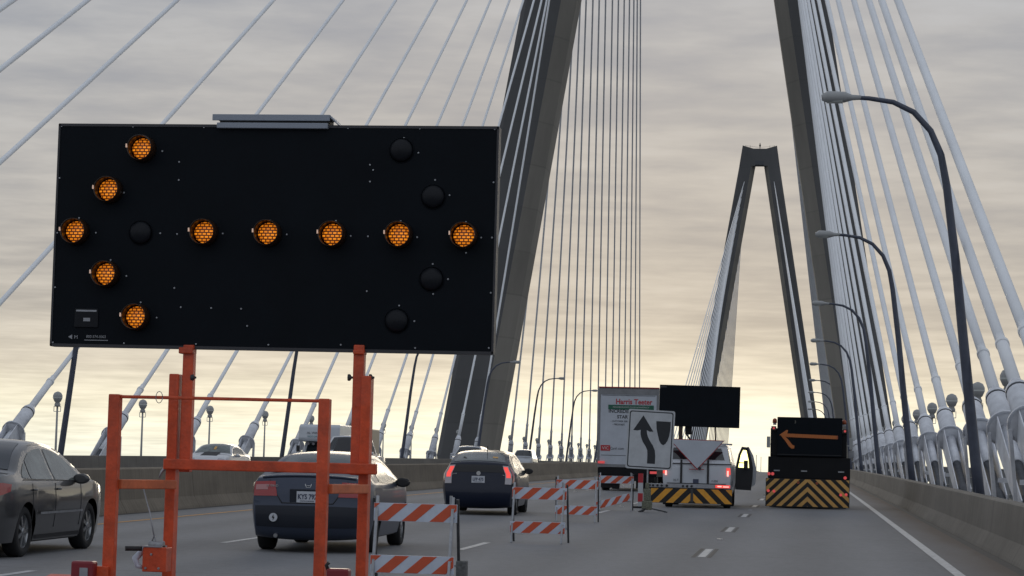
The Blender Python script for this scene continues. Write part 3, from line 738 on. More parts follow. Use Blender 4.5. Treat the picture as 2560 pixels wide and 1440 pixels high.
barricade(-4.27, 25.5, R_(1), 'nearest orange and white striped barricade, its lower rail cut by the bottom of the picture', (.0, -.25), sand=True)
barricade(-4.42, 38.95, R_(-1.5), 'second striped barricade from the camera, standing whole in front of the other two', (.13, .18))
barricade(-4.98, 51.2, R_(2), 'third striped barricade, half hidden behind the second one', (.08, -.05))
barricade(-5.03, 62.5, R_(5), 'farthest striped barricade, beside the sign, its lower rail hanging tilted', (-.02, .05), low_tilt=R_(-16))

# ------------------------------------------------------------------ keep left sign on a stand
SY = 61.5
t = thing('road_sign', (-4.13, SY, rd(SY)), 'white road sign with curved black arrow passing a rounded island, on a low stand', 'road sign')
w, h, zb_ = 1.16, 1.49, 1.17
sgn_rot = R_(2.0)
sp = bpy.data.objects.new('sign_panel', None)
b = MB()
def rrect(x0, x1, z0, z1, r, n=5):
    P = []
    for cx_, cz_, a0 in ((x1-r, z1-r, 0), (x0+r, z1-r, 90), (x0+r, z0+r, 180), (x1-r, z0+r, 270)):
        for i in range(n+1): a = R_(a0+90*i/n); P.append((cx_+r*math.cos(a), cz_+r*math.sin(a)))
    return P[::-1]
bpy.data.objects.remove(sp)
b.prism(rrect(-w/2-.04, w/2+.04, zb_-.04, zb_+h+.04, .05), 0, .02, m=0)
pn = b.build('sign_panel', 'sign_white', t); pn.rotation_euler = (0, sgn_rot, 0); pn.location = (-.01, 0, .0)
b = MB(); b.prism(rrect(-w/2, w/2, zb_, zb_+h, .06), -.003, 0, m=0); b.prism(rrect(-w/2+.028, w/2-.028, zb_+.028, zb_+h-.028, .05), -.006, -.003, m=1)
bd = b.build('border', ['sign_black', 'sign_white'], pn)
def SG(u, v): return (-w/2+w*u, zb_+h*(1-v))     # u,v in the sign, v downward
b = MB()
arrow = [(.315, .075), (.57, .355), (.42, .335), (.405, .34)]
left = [(.27, .345), (.27, .41), (.29, .47), (.335, .55), (.40, .62), (.445, .69), (.455, .78), (.455, .925)]
right = [(.41, .345), (.42, .40), (.445, .455), (.50, .53), (.565, .60), (.615, .68), (.635, .78), (.635, .925)]
hd = [(.315, .075), (.56, .355), (.48, .36), (.41, .335), (.27, .335), (.19, .35), (.10, .345)]
b.prism([SG(*q) for q in hd][::1], -.009, -.006)
for i in range(len(left)-1):
    b.prism([SG(*left[i]), SG(*right[i]), SG(*right[i+1]), SG(*left[i+1])], -.009, -.006)
b.prism([SG(.27, .335), SG(.41, .335), SG(.41, .345), SG(.27, .345)], -.009, -.006)
isl = [(.615, .165), (.945, .165), (.945, .30), (.925, .42), (.895, .50), (.85, .56), (.80, .585), (.75, .565), (.705, .51), (.67, .42), (.63, .30)]
b.prism([SG(*q) for q in isl], -.009, -.006); b.build('symbol', 'sign_black', pn)
b = MB(); b.box(-.02, .02, .03, .07, .08, 1.35); b.box(-.02, .02, .03, .07, 1.35, zb_+h-.1); b.build('post', 'steel', t)
b = MB(); b.box(-.13, .13, -.06, .22, .06, .30); b.box(-.09, .09, -.03, .17, .30, .62); b.box(-.05, .05, 0, .12, .62, .78); b.build('spring_base', 'stand_buff', t, bevel=.02)
for dx_, dy_ in ((-.16, -.3), (.5, .1), (-.15, .4)):
    b = MB(); b.beam((0, .05, .12), (dx_, dy_, .02), .05, .035); b.box(dx_-.04, dx_+.04, dy_-.04, dy_+.04, 0, .03); b.build('leg', 'steel_dark', t)
# red and white vertical marker
b = MB(); b.box(-.07, .07, -.02, .02, .0, .98, m=0); b.box(-.07, .07, -.024, -.02, .72, .98, m=1); b.box(-.07, .07, -.024, -.02, .18, .42, m=1); b.box(-.2, .2, -.2, .2, 0, .05, m=2)
o = b.build('upright_marker', ['sign_white', 'red_ink', 'rubber'], loc=(-4.62, 66, rd(66))); tag(o, 'slim red and white upright marker behind the farthest barricade', 'marker post')

# ------------------------------------------------------------------ vehicle builder
def catmull(P, n=5, sharp=()):
    out = []
    for i in range(len(P)-1):
        p0 = P[max(i-1, 0)] if i not in sharp else P[i]; p1, p2 = P[i], P[i+1]; p3 = P[min(i+2, len(P)-1)] if (i+1) not in sharp else P[i+1]
        for k in range(n):
            s = k/n; q = []
            for c in (0, 1):
                q.append(.5*((2*p1[c])+(-p0[c]+p2[c])*s+(2*p0[c]-5*p1[c]+4*p2[c]-p3[c])*s*s+(-p0[c]+3*p1[c]-3*p2[c]+p3[c])*s**3))
            out.append(tuple(q))
    out.append(P[-1]); return out
class Car:
    def __init__(s, name, loc, rz, label, paint, prof, hw, belt, tumble, wheels, wr=.32, sill=.2, group=None, cat='car', rt=.13, ft=.22, bow=.06, lower=None):
        s.t = thing(name, loc, label, cat, group, rz=rz, rx=SLOPE); s.hw = hw; s.belt = belt; s.tum = tumble; s.paint = paint
        s.path = catmull(prof, 5); s.L = max(p[0] for p in s.path)
        s.imin = min(range(len(s.path)), key=lambda i: s.path[i][0]); s.imax = max(range(len(s.path)), key=lambda i: s.path[i][0])
        s.rt, s.ft, s.bow, s.sill, s.wh, s.wr = rt, ft, bow, sill, wheels, wr
        # body
        b = MB(); n = 14
        P = []
        for i in range(len(s.path)): P.append([s.rib(i, -1+2*k/n) for k in range(n+1)])
        b.grid(P, flip=True)
        ys = sorted(set([round(s.path[i][0], 4) for i in range(len(s.path))]+[w_+d*.035 for w_ in wheels for d in range(-12, 13)]))
        ys = [y for y in ys if 0 < y < s.L]
        for sg in (-1, 1):
            G = []
            for y in ys:
                lo, hi = max(s.env(y, 0), s.arch(y)), s.env(y, 1)
                lo = min(lo, hi-.01); bl = min(max(s.belt, lo+.01), hi)
                zz = [lo+(bl-lo)*k/7 for k in range(8)]+[bl+(hi-bl)*k/6 for k in range(1, 7)]
                G.append([(sg*s.W(y, z), y, z) for z in zz])
            b.grid(G, flip=(sg < 0))
        s.body = b.build('body', paint, s.t, weld=True)
        # underside and wheel wells
        b = MB(); yy0, yy1 = .25, s.L-.3
        b.box(-hw+.27, hw-.27, yy0, yy1, sill+.0, min(s.env(w_, 1) for w_ in wheels)-.12 if s.belt < 1 else s.belt-.1)
        b.box(-hw+.08, hw-.08, wheels[0]+wr+.1, wheels[1]-wr-.1, sill-.02, sill+.2); b.build('underbody', 'plastic_black', s.t)
        for y in wheels:
            for sg in (-1, 1): s.wheel(y, sg)
    def env(s, y, up):
        seg = s.path[s.imin:s.imax+1] if up else (s.path[:s.imin+1][::-1])
        if up:
            for a, c in zip(seg, seg[1:]):
                if a[0] <= y <= c[0]: return a[1]+(c[1]-a[1])*(y-a[0])/max(c[0]-a[0], 1e-6)
            return seg[-1][1]
        if y < s.path[0][0]:
            for a, c in zip(seg, seg[1:]):
                if a[0] <= y <= c[0]: return a[1]+(c[1]-a[1])*(y-a[0])/max(c[0]-a[0], 1e-6)
        if y > s.path[-1][0]:
            seg = s.path[s.imax:][::-1]
            for a, c in zip(seg, seg[1:]):
                if a[0] <= y <= c[0]: return a[1]+(c[1]-a[1])*(y-a[0])/max(c[0]-a[0], 1e-6)
        return s.sill
    def arch(s, y):
        R = s.wr+.055; z = 0
        for w_ in s.wh:
            if abs(y-w_) < R: z = max(z, s.wr+math.sqrt(R*R-(y-w_)**2))
        return z
    def W(s, y, z):
        w = s.hw
        if z > s.belt: w -= s.tum*(z-s.belt)+.12*s.tum*min(1, (z-s.belt)/.12)*.3
        else:
            q = (s.belt-z)/max(s.belt-s.sill, .1); w += .03*math.sin(q*math.pi)-.045*q*q
        e = max(0, (.75-y)/.75); w *= 1-s.rt*e**2.4
        e = max(0, (y-(s.L-1.0))/1.0); w *= 1-s.ft*e**2.4
        return w
    def rib(s, i, u, off=0):
        i = max(0, min(i, len(s.path)-1)); i0 = int(i); i1 = min(i0+1, len(s.path)-1); f = i-i0
        y = s.path[i0][0]*(1-f)+s.path[i1][0]*f; z = s.path[i0][1]*(1-f)+s.path[i1][1]*f
        a = s.path[max(i0-1, 0)]; c = s.path[min(i0+2, len(s.path)-1)]
        ty, tz = c[0]-a[0], c[1]-a[1]; l = math.hypot(ty, tz) or 1; ny, nz = -tz/l, ty/l
        bw = s.bow*(1-abs(u)**2.5)
        return Vector((u*s.W(y, z), y+ny*(bw+off), z+nz*(bw+off)))
    def iz(s, z, front=False):        # ribbon index at height z on the tail (or nose)
        rg = range(s.imin, s.imax) if not front else range(s.imax, s.imin, -1)
        st = 1 if not front else -1
        for i in rg:
            a, c = s.path[i][1], s.path[i+st][1]
            if a <= z <= c and c > a: return i+st*(z-a)/(c-a)
        return s.imin
    def iy(s, y):
        for i in range(s.imin, s.imax):
            a, c = s.path[i][0], s.path[i+1][0]
            if a <= y <= c and c > a: return i+(y-a)/(c-a)
        return s.imax
    def ribpatch(s, name, i0, i1, u0, u1, m, off=.006, parent=None, n=8, k=10, u0b=None, u1b=None):
        b = MB(); P = []
        for a in range(n+1):
            f = a/n; ii = i0+(i1-i0)*f; ua = u0+(((u0b if u0b is not None else u0)-u0)*f); ub = u1+(((u1b if u1b is not None else u1)-u1)*f)
            P.append([s.rib(ii, ua+(ub-ua)*c/k, off) for c in range(k+1)])
        b.grid(P, flip=True); return b.build(name, m, parent or s.t)
    def sidepatch(s, name, sg, lo, hi, m, off=.006, parent=None, n=10, k=5):     # lo, hi: lists of (y,z) polylines of equal length
        b = MB(); P = []
        for a, c in zip(lo, hi):
            P.append([(sg*(s.W(a[0]+(c[0]-a[0])*j/k, a[1]+(c[1]-a[1])*j/k)+off), a[0]+(c[0]-a[0])*j/k, a[1]+(c[1]-a[1])*j/k) for j in range(k+1)])
        b.grid(P, flip=(sg < 0)); return b.build(name, m, parent or s.t)
    def wheel(s, y, sg, spokes=7):
        r = s.wr; x = sg*(s.hw-.02); ax = (sg, 0, 0); c = (x-sg*.21, y, r)
        b = MB(); b.lathe(c, ax, [(.0, r*.62), (0, r*.93), (.025, r), (.185, r), (.21, r*.93), (.213, r*.70), (.19, r*.66)], 30, cap=False); w = b.build('wheel', 'rubber', s.t)
        b = MB(); b.lathe(c, ax, [(.2, r*.70), (.17, r*.64), (.12, r*.62)], 30, cap=False); b.lathe(c, ax, [(.13, r*.6), (.131, .02)], 24, m=1); b.lathe(c, ax, [(.13, r*.16), (.2, r*.15), (.205, .03)], 14)
        for k in range(spokes):
            a = 2*math.pi*k/spokes; d = Vector((0, math.cos(a), math.sin(a))); p = Vector(c)+Vector((sg*.178, 0, 0))
            b.beam(p+d*r*.1+Vector((sg*.012, 0, 0)), p+d*r*.67, .016, r*.15, up=d.cross(Vector((1, 0, 0))))
        b.build('rim', ['alloy', 'plastic_black'], w)
        return w
    def mirror(s, sg, y, z, m, sz=(.10, .09, .07)):
        x = sg*(s.W(y, z)+.11)
        b = MB(); b.lathe((x, y-.06, z), (0, 1, 0), [(0, .055), (.005, .085), (.06, .085), (.12, .06), (.14, .02)], 14)
        for i in range(len(b.v)): v = b.v[i]; b.v[i] = (x+(v[0]-x)*1.35, v[1], z+(v[2]-z)*.85)
        b.beam((x-sg*.12, y, z-.04), (x, y, z-.03), .05, .03); return b.build('wing_mirror', m, s.t)
def plate(parent, x, y, z, txt, tilt=0, w=.31, h=.16):
    b = MB(); b.box(-w/2, w/2, -.012, 0, -h/2, h/2); p = b.build('license_plate', 'plate', parent, loc=(x, y, z)); p.rotation_euler = (tilt, 0, 0)
    text('characters', txt, .10, 'plate_ink', p, (0, -.0135, 0), sx=.80, bold=.003)
    text('characters', 'SOUTH CAROLINA', .026, 'plate_ink', p, (0, -.0135, -.06), sx=.9)
    return p
cy = lambda y: rd(y)

# ---- dark blue coupe with a fin shaped dark window surround, behind the orange frame
prof = [(.35, .22), (.12, .24), (.02, .36), (0, .55), (.03, .72), (.05, .86), (.10, 1.0), (.16, 1.06), (.45, 1.09), (.75, 1.17), (1.25, 1.345), (1.75, 1.40), (2.2, 1.39), (2.7, 1.27), (3.2, 1.02), (3.5, .95), (4.0, .86), (4.3, .74), (4.42, .58), (4.4, .40), (4.3, .26), (4.1, .22)]
CY = 32.75
c = Car('coupe_car', (-7.06, CY, rd(CY)), R_(1.5), 'dark blue grey coupe seen from behind through the orange trailer frame', 'navy_car', prof, .875, .98, .58, (.92, 3.57), .315, sill=.22, bow=.05)
c.ribpatch('rear_bumper', c.imin-3.5, c.iz(.66), -.97, .97, 'navy_lower', .012)
c.ribpatch('rear_window', c.iy(.52), c.iy(1.28), -.86, .86, 'glass_rear', .006, u0b=-.78, u1b=.78)
c.ribpatch('windscreen', c.iy(2.2), c.iy(3.1), -.80, .80, 'glass_dark', .006, u0b=-.9, u1b=.9)
b = MB(); P = [[c.rib(i_, u_/10, .0) for u_ in range(-9, 10)] for i_ in (c.iy(.12), c.iy(.22))]
b.tube([Vector(q)+Vector((0, -.0, .015)) for q in P[0]], .016, 6); b.build('spoiler', 'navy_car', c.t)
for sg in (-1, 1):
    lo = [(1.15, 1.02), (1.5, 1.0), (1.9, .99), (2.3, .985), (2.7, .98), (3.05, .98)]
    hi = [(1.25, 1.10), (1.5, 1.24), (1.9, 1.31), (2.3, 1.295), (2.65, 1.20), (3.02, 1.02)]
    c.sidepatch('side_window', sg, lo, hi, 'glass_clear_seen')
    c.mirror(sg, 2.75, 1.0, 'plastic_black')
    # tail lamp: wraps the corner
    b = MB(); P = []
    for zz in (.80, .86, .93, 1.0): P.append([c.rib(c.iz(zz), sg*u_, .012) for u_ in (.62+(1.0-zz)*-.3, .74, .86, .94, 1.0)])
    b.grid(P, flip=(sg > 0)); tl_ = b.build('tail_lamp', 'red_lens', c.t)
    b = MB(); P = []
    for zz in (.885, .92, .955): P.append([c.rib(c.iz(zz), sg*u_, .016) for u_ in (.74, .82, .90, .97)])
    b.grid(P, flip=(sg > 0)); b.build('lamp_core', 'pink_lens', tl_)
    c.sidepatch('tail_lamp_wrap', sg, [(.06, .82), (.16, .84), (.26, .88)], [(.10, 1.0), (.18, .99), (.28, .94)], 'red_lens', .012, parent=tl_)
# boot lid outline (trapezoid recess)
b = MB()
for (u0, z0, u1, z1) in ((-.74, 1.02, -.47, .70), (.74, 1.02, .47, .70), (-.47, .70, .47, .70)):
    b.tube([c.rib(c.iz(z0+(z1-z0)*k/8), u0+(u1-u0)*k/8, .003) for k in range(9)], .007, 5)
b.build('boot_seam', 'plastic_black', c.t)
rc = c.rib(c.iz(.82), 0, .0)
b = MB(); b.box(-.26, .26, rc.y-.012, rc.y+.03, .70, .91); b.build('plate_recess', 'navy_lower', c.t, bevel=.01)
plate(c.t, 0, rc.y-.014, .80, 'KYS 792', 0)
rc2 = c.rib(c.iz(.965), 0, .0)
b = MB(); b.tube([(-.045, rc2.y-.012, .985), (-.03, rc2.y-.014, .935), (.03, rc2.y-.014, .935), (.045, rc2.y-.012, .985)], .006, 6); b.tube([(-.028, rc2.y-.013, .96), (.028, rc2.y-.013, .96)], .005, 6); b.build('badge', 'chrome', c.t)
text('lettering', 'HYBRID', .045, 'chrome', c.t, (-.52, c.rib(c.iz(.955), -.55, .012).y-.012, .95), sx=1.1)
rb = c.rib(c.iz(.5), -.62, .02)
b = MB(); b.lathe((rb.x, rb.y-.02, .50), (0, -1, 0), [(0, .062), (.004, .06)], 20, m=0); b.prism([(rb.x-.02, .50), (rb.x+.006, .545), (rb.x+.004, .51), (rb.x+.022, .505), (rb.x-.006, .455), (rb.x-.003, .49)], rb.y-.028, rb.y-.024, m=1); b.build('sticker', ['plate', 'plastic_black'], c.t)
b = MB(); b.tube([(-.45, .12, .25), (-.45, -.02, .24)], .03, 10); b.build('exhaust', 'chrome', c.t)

# ---- dark blue hatchback with lit tail lamps
prof = [(.35, .20), (.12, .22), (.02, .34), (0, .55), (.03, .72), (.05, .80), (.10, .98), (.15, 1.17), (.24, 1.22), (.55, 1.31), (1.1, 1.44), (1.9, 1.485), (2.5, 1.45), (3.1, 1.25), (3.6, 1.0), (4.0, .88), (4.3, .74), (4.44, .58), (4.42, .40), (4.3, .25), (4.1, .22)]
CY = 54.3
c = Car('hatchback_car', (-7.63, CY, rd(CY)), R_(2.0), 'dark navy hatchback with red lit tail lamps and light rear window', 'black_car', prof, .875, .96, .50, (.88, 3.58), .31, bow=.05)
c.ribpatch('rear_window', c.iy(.26), c.iy(1.08), -.90, .90, 'glass_rear', .006, u0b=-.78, u1b=.78)
c.ribpatch('windscreen', c.iy(2.4), c.iy(3.5), -.82, .82, 'glass_dark', .006, u0b=-.9, u1b=.9)
c.ribpatch('lower_rear_glass', c.iz(1.0), c.iz(1.165), -.78, .78, 'plastic_black', .008)
for sg in (-1, 1):
    lo = [(.75, 1.06), (1.2, 1.02), (1.8, 1.0), (2.4, .99), (2.9, .98), (3.25, .98)]
    hi = [(.85, 1.20), (1.2, 1.33), (1.8, 1.39), (2.4, 1.36), (2.85, 1.24), (3.2, 1.04)]
    c.sidepatch('side_window', sg, lo, hi, 'glass_clear_seen'); c.mirror(sg, 2.95, 1.03, 'plastic_black')
    b = MB(); P = []
    for zz in (.73, .85, .97, 1.08, 1.16): P.append([c.rib(c.iz(zz), sg*u_, .014) for u_ in (.80, .88, .95, 1.0)])
    b.grid(P, flip=(sg > 0)); tl_ = b.build('tail_lamp', 'clear_lens', c.t)
    b = MB(); P = []
    for zz in (.88, .97, 1.06, 1.13): P.append([c.rib(c.iz(zz), sg*u_, .020) for u_ in (.82+(1.13-zz)*.05, .87, .92, .96)])
    b.grid(P, flip=(sg > 0)); b.build('brake_light', 'red_lit', tl_)
    c.sidepatch('tail_lamp_wrap', sg, [(.05, .76), (.12, .78), (.2, .84)], [(.16, 1.16), (.2, 1.14), (.26, 1.08)], 'red_lens', .012, parent=tl_)
rc = c.rib(c.iz(.84), 0, .0)
plate(c.t, 0, rc.y-.02, .84, 'LFP 475', 0)
b = MB(); b.lathe((0, c.rib(c.iz(.985), 0).y-.015, .985), (0, -1, 0), [(0, .05), (.004, .05)], 20); b.build('badge', 'chrome', c.t)
text('lettering', 'hybrid', .05, 'chrome', c.t, (-.58, c.rib(c.iz(.97), -.66, .012).y-.016, .965)); text('lettering', 'two', .05, 'chrome', c.t, (.60, c.rib(c.iz(.95), .68, .012).y-.016, .95))
b = MB(); b.tube([(.1, 1.0, 1.47), (.12, .85, 1.62)], .008, 6); b.build('aerial', 'plastic_black', c.t)
b = MB(); q = c.rib(c.iy(.5), -.62, .012); b.quad(q, c.rib(c.iy(.42), -.45, .012), c.rib(c.iy(.62), -.60, .012)); b.build('window_sticker', 'plastic_black', c.t)
q = [c.rib(c.iy(.5), u_, .012) for u_ in (.42, .6)]+[c.rib(c.iy(.62), u_, .012) for u_ in (.6, .42)]
b = MB(); b.quad(*q); b.build('window_sticker', 'yellow_sheet', c.t)

# ---- grey sedan at the left edge
prof = [(.35, .20), (.12, .22), (.02, .34), (0, .55), (.03, .75), (.06, .93), (.14, 1.03), (.5, 1.06), (.85, 1.10), (1.35, 1.33), (1.85, 1.455), (2.4, 1.47), (2.9, 1.37), (3.3, 1.18), (3.62, 1.01), (4.0, .95), (4.45, .84), (4.72, .68), (4.8, .52), (4.76, .36), (4.65, .24), (4.4, .22)]
CY = 28.25
c = Car('sedan_car', (-10.96, CY, rd(CY)-.0), R_(0), 'dark grey sedan cropped by the left edge, sky glinting on its doors', 'grey_car', prof, .915, .965, .50, (1.07, 3.80), .33, bow=.05, rt=.12)
c.ribpatch('rear_window', c.iy(.88), c.iy(1.8), -.86, .86, 'glass_dark', .006, u0b=-.80, u1b=.80)
c.ribpatch('windscreen', c.iy(2.5), c.iy(3.5), -.82, .82, 'glass_dark', .006, u0b=-.9, u1b=.9)
for sg in (-1, 1):
    lo = [(.98, 1.03), (1.15, 1.02), (1.24, 1.015)]; hi = [(1.02, 1.08), (1.17, 1.17), (1.28, 1.225)]
    c.sidepatch('quarter_window', sg, lo, hi, 'glass_clear_seen')
    lo = [(1.30, 1.01), (1.6, 1.005), (1.9, 1.0), (2.14, .995)]; hi = [(1.35, 1.25), (1.6, 1.345), (1.9, 1.395), (2.17, 1.405)]
    c.sidepatch('side_window', sg, lo, hi, 'glass_clear_seen')
    lo = [(2.24, .995), (2.6, .985), (3.0, .98), (3.38, .975)]; hi = [(2.27, 1.405), (2.6, 1.375), (2.95, 1.28), (3.33, 1.06)]
    c.sidepatch('side_window', sg, lo, hi, 'glass_clear_seen')
    c.sidepatch('belt_trim', sg, [(.95, 1.0), (2.2, .985), (3.42, .955)], [(.95, 1.012), (2.2, .997), (3.42, .968)], 'plastic_black', .010)
    c.sidepatch('rub_strip', sg, [(1.55, .545), (2.4, .545), (3.35, .545)], [(1.55, .575), (2.4, .575), (3.35, .575)], 'steel', .016)
    for y0, y1 in ((1.22, 1.42), (2.2, 2.4)):
        yy = y0+.12; b = MB(); b.tube([(sg*(c.W(yy, .86)+.012), y0+.02, .868), (sg*(c.W(yy, .86)+.035), yy, .87), (sg*(c.W(yy, .86)+.012), y1, .872)], .014, 8); b.build('door_handle', 'grey_car', c.t)
    for y in (1.27, 2.2, 3.3):
        b = MB(); b.tube([(sg*(c.W(y, z)+.001), y-(0 if y > 1.5 else (z-.3)*-.0), z) for z in (.36, .5, .65, .8, .95)], .005, 5); b.build('door_seam', 'plastic_black', c.t)
    c.mirror(sg, 3.1, 1.0, 'grey_car')
    c.sidepatch('sill_trim', sg, [(1.5, .22), (3.4, .22)], [(1.5, .27), (3.4, .27)], 'plastic_black', .008)
    b = MB(); P = []
    for zz in (.80, .88, .96): P.append([c.rib(c.iz(zz), sg*u_, .014) for u_ in (.68, .8, .92, 1.0)])
    b.grid(P, flip=(sg > 0)); tl_ = b.build('tail_lamp', 'red_lens', c.t)
    c.sidepatch('tail_lamp_wrap', sg, [(.06, .80), (.22, .82), (.42, .86)], [(.10, .97), (.25, .97), (.46, .95)], 'red_lens', .012, parent=tl_)
plate(c.t, 0, c.rib(c.iz(.82), 0).y-.02, .80, '', 0)

# ---- oncoming traffic beyond the median (faces the camera)
def oncoming(name, x, y, label, prof, paint, hw, belt, tum, wh, wr=.32, ws=(0, 0), **k):
    return Car(name, (x, y, rd(y)), math.pi+R_(0), label, paint, prof, hw, belt, tum, wh, wr, **k)
SED = [(.35, .20), (.12, .22), (.02, .34), (0, .55), (.03, .75), (.06, .93), (.14, 1.03), (.5, 1.06), (.85, 1.12), (1.35, 1.33), (1.85, 1.44), (2.4, 1.45), (2.9, 1.37), (3.3, 1.18), (3.62, 1.01), (4.0, .95), (4.45, .84), (4.72, .68), (4.8, .52), (4.76, .36), (4.65, .24), (4.4, .22)]
c = oncoming('sedan_car', -25.6, 102.4, 'white oncoming sedan beyond the median, between two left cable anchors', SED, 'white_car', .93, .96, .50, (1.05, 3.8))
c.ribpatch('windscreen', c.iy(2.55), c.iy(3.52), -.84, .84, 'glass_clear_seen', .008, u0b=-.92, u1b=.92)
q = [c.rib(c.iy(3.3), u_, .012) for u_ in (-.12, .02)]+[c.rib(c.iy(3.05), u_, .012) for u_ in (.02, -.12)]
b = MB(); b.quad(*q); b.build('visor_card', 'yellow_sheet', c.t)
for sg in (-1, 1):
    c.sidepatch('side_window', sg, [(1.3, 1.01), (2.1, 1.0), (2.9, .99), (3.38, .98)], [(1.35, 1.24), (2.1, 1.39), (2.9, 1.29), (3.33, 1.06)], 'glass_dark'); c.mirror(sg, 3.1, 1.0, 'white_car')
    c.ribpatch('headlight', c.iz(.66, True), c.iz(.80, True), sg*.62, sg*.95, 'clear_lens', .01)
c.ribpatch('grille', c.iz(.45, True), c.iz(.64, True), -.4, .4, 'plastic_black', .01)
PK = [(.35, .35), (.1, .38), (.02, .5), (0, .8), (.02, 1.08), (.06, 1.12), (1.0, 1.13), (1.9, 1.13), (2.02, 1.3), (2.2, 1.85), (2.5, 1.93), (3.4, 1.93), (3.65, 1.85), (4.3, 1.28), (4.5, 1.22), (5.2, 1.14), (5.5, 1.05), (5.6, .8), (5.58, .55), (5.45, .4), (5.2, .38)]
c = oncoming('pickup_truck', -20.0, 104.6, 'white oncoming pickup truck in front of the motorhome, seen between the orange posts', PK, 'white_car', 1.0, 1.14, .30, (1.15, 4.6), .40, sill=.38, cat='pickup truck', rt=.03, ft=.12)
c.ribpatch('windscreen', c.iy(3.62), c.iy(4.28), -.86, .86, 'glass_dark', .008, u0b=-.93, u1b=.93)
for sg in (-1, 1):
    c.sidepatch('side_window', sg, [(2.25, 1.2), (3.1, 1.2), (3.95, 1.2)], [(2.4, 1.74), (3.1, 1.78), (3.62, 1.7)], 'glass_dark'); c.mirror(sg, 4.0, 1.22, 'white_car')
    c.ribpatch('headlight', c.iz(.75, True), c.iz(.93, True), sg*.66, sg*.96, 'clear_lens', .01)
c.ribpatch('grille', c.iz(.6, True), c.iz(.92, True), -.55, .55, 'plastic_black', .01)
VAN = [(.35, .25), (.1, .28), (.02, .4), (0, .8), (.02, 1.1), (.08, 1.4), (.2, 1.68), (.6, 1.76), (1.8, 1.78), (2.7, 1.76), (3.1, 1.66), (3.7, 1.22), (3.9, 1.12), (4.4, 1.02), (4.68, .88), (4.76, .7), (4.74, .45), (4.6, .3), (4.4, .28)]
c = oncoming('suv_car', -21.2, 149.7, 'silver oncoming suv with one bright headlight, just left of the navy hatchback', VAN, 'silver_car', .96, 1.08, .36, (.95, 3.8), .36, sill=.28, rt=.06, ft=.15)
c.ribpatch('windscreen', c.iy(3.08), c.iy(3.72), -.86, .86, 'glass_dark', .008, u0b=-.93, u1b=.93)
for sg in (-1, 1):
    c.sidepatch('side_window', sg, [(.6, 1.14), (1.8, 1.13), (3.3, 1.12)], [(.7, 1.58), (1.8, 1.62), (3.05, 1.52)], 'glass_dark'); c.mirror(sg, 3.4, 1.14, 'silver_car')
    c.ribpatch('headlight', c.iz(.72, True), c.iz(.94, True), sg*.66, sg*.96, 'headlight_lit' if sg > 0 else 'clear_lens', .01, label=None) if False else None
q = c.rib(c.iz(.84, True), .82, .02)
b = MB(); b.lathe(q, (0, 1, 0), [(0, .12), (.03, .12), (.07, .08)], 16); b.build('headlight', 'headlight_lit', c.t)
q = c.rib(c.iz(.80, True), -.82, .02)
b = MB(); b.lathe(q, (0, 1, 0), [(0, .12), (.03, .12), (.07, .08)], 16); b.build('headlight', 'clear_lens', c.t, label='unlit headlight')
c = oncoming('suv_car', -24.35, 204.5, 'far oncoming car with pale roof, just right of the navy hatchback', VAN, 'silver_car', .93, 1.0, .36, (.95, 3.8), .36, sill=.28)
c.ribpatch('windscreen', c.iy(3.08), c.iy(3.72), -.86, .86, 'glass_dark', .008, u0b=-.93, u1b=.93)
for sg in (-1, 1): c.sidepatch('side_window', sg, [(.6, 1.14), (1.8, 1.13), (3.3, 1.12)], [(.7, 1.58), (1.8, 1.62), (3.05, 1.52)], 'glass_dark')
# ---- motorhome
MY = 126
t = thing('motorhome', (-26.75, MY, rd(MY)-.2), 'white motorhome with a cab-over bunk and a row of round lamps, beyond the median', 'motorhome')
b = MB(); b.xprism([(0.55, 2.05), (.45, 2.2), (.55, 2.85), (.8, 2.98), (7.2, 3.0), (7.3, 2.9), (7.3, .55), (2.6, .55), (2.6, 2.0)], -1.16, 1.16); b.build('living_box', 'van_white', t, bevel=.09)
b = MB(); b.xprism([(0, .45), (-.05, .8), (0, 1.05), (.5, 1.2), (.95, 1.3), (1.45, 2.0), (2.6, 2.0), (2.6, .45)], -.98, .98); b.build('cab', 'van_white', t, bevel=.05)
b = MB(); b.quad((-.84, .955, 1.36), (.84, .955, 1.36), (.80, 1.39, 1.95), (-.80, 1.39, 1.95)); b.build('windscreen', 'glass_dark', t)
b = MB()
for x in (-.75, -.45, -.15, .15, .45, .75): b.lathe((x, 1.2, 1.93), (0, -1, -.3), [(0, .085), (.05, .085)], 12)
b.build('lamp_row', 'clear_lens', t)
b = MB(); b.box(-.62, .62, -.07, -.03, .62, .95); b.build('grille', 'plastic_black', t)
for sx in (-1, 1):
    b = MB(); b.box(sx*.80-.12, sx*.80+.12, -.06, -.02, .66, .9); b.build('headlight', 'clear_lens', t)
    b = MB(); b.box(sx*1.26-.09, sx*1.26+.09, .9, 1.0, 1.45, 1.8); b.beam((sx*.95, 1.0, 1.4), (sx*1.2, .95, 1.5), .04, .04); b.build('wing_mirror', 'plastic_black', t)
    for y in (1.0, 5.2):
        b = MB(); b.lathe((sx*.98-(.25 if sx > 0 else 0), y, .4), (1, 0, 0), [(0, .2), (0, .37), (.03, .4), (.22, .4), (.25, .37), (.25, .2)], 20); b.build('wheel', 'rubber', t)
text('lettering', 'AL WINDSOR', .17, 'black_ink', t, (-.1, .44, 2.50), sx=1.1); text('lettering', 'MOTORHOMES', .14, 'teal_ink', t, (-.1, .43, 2.30), sx=1.1); text('lettering', 'US', .12, 'red_ink', t, (0, .5, 2.72))
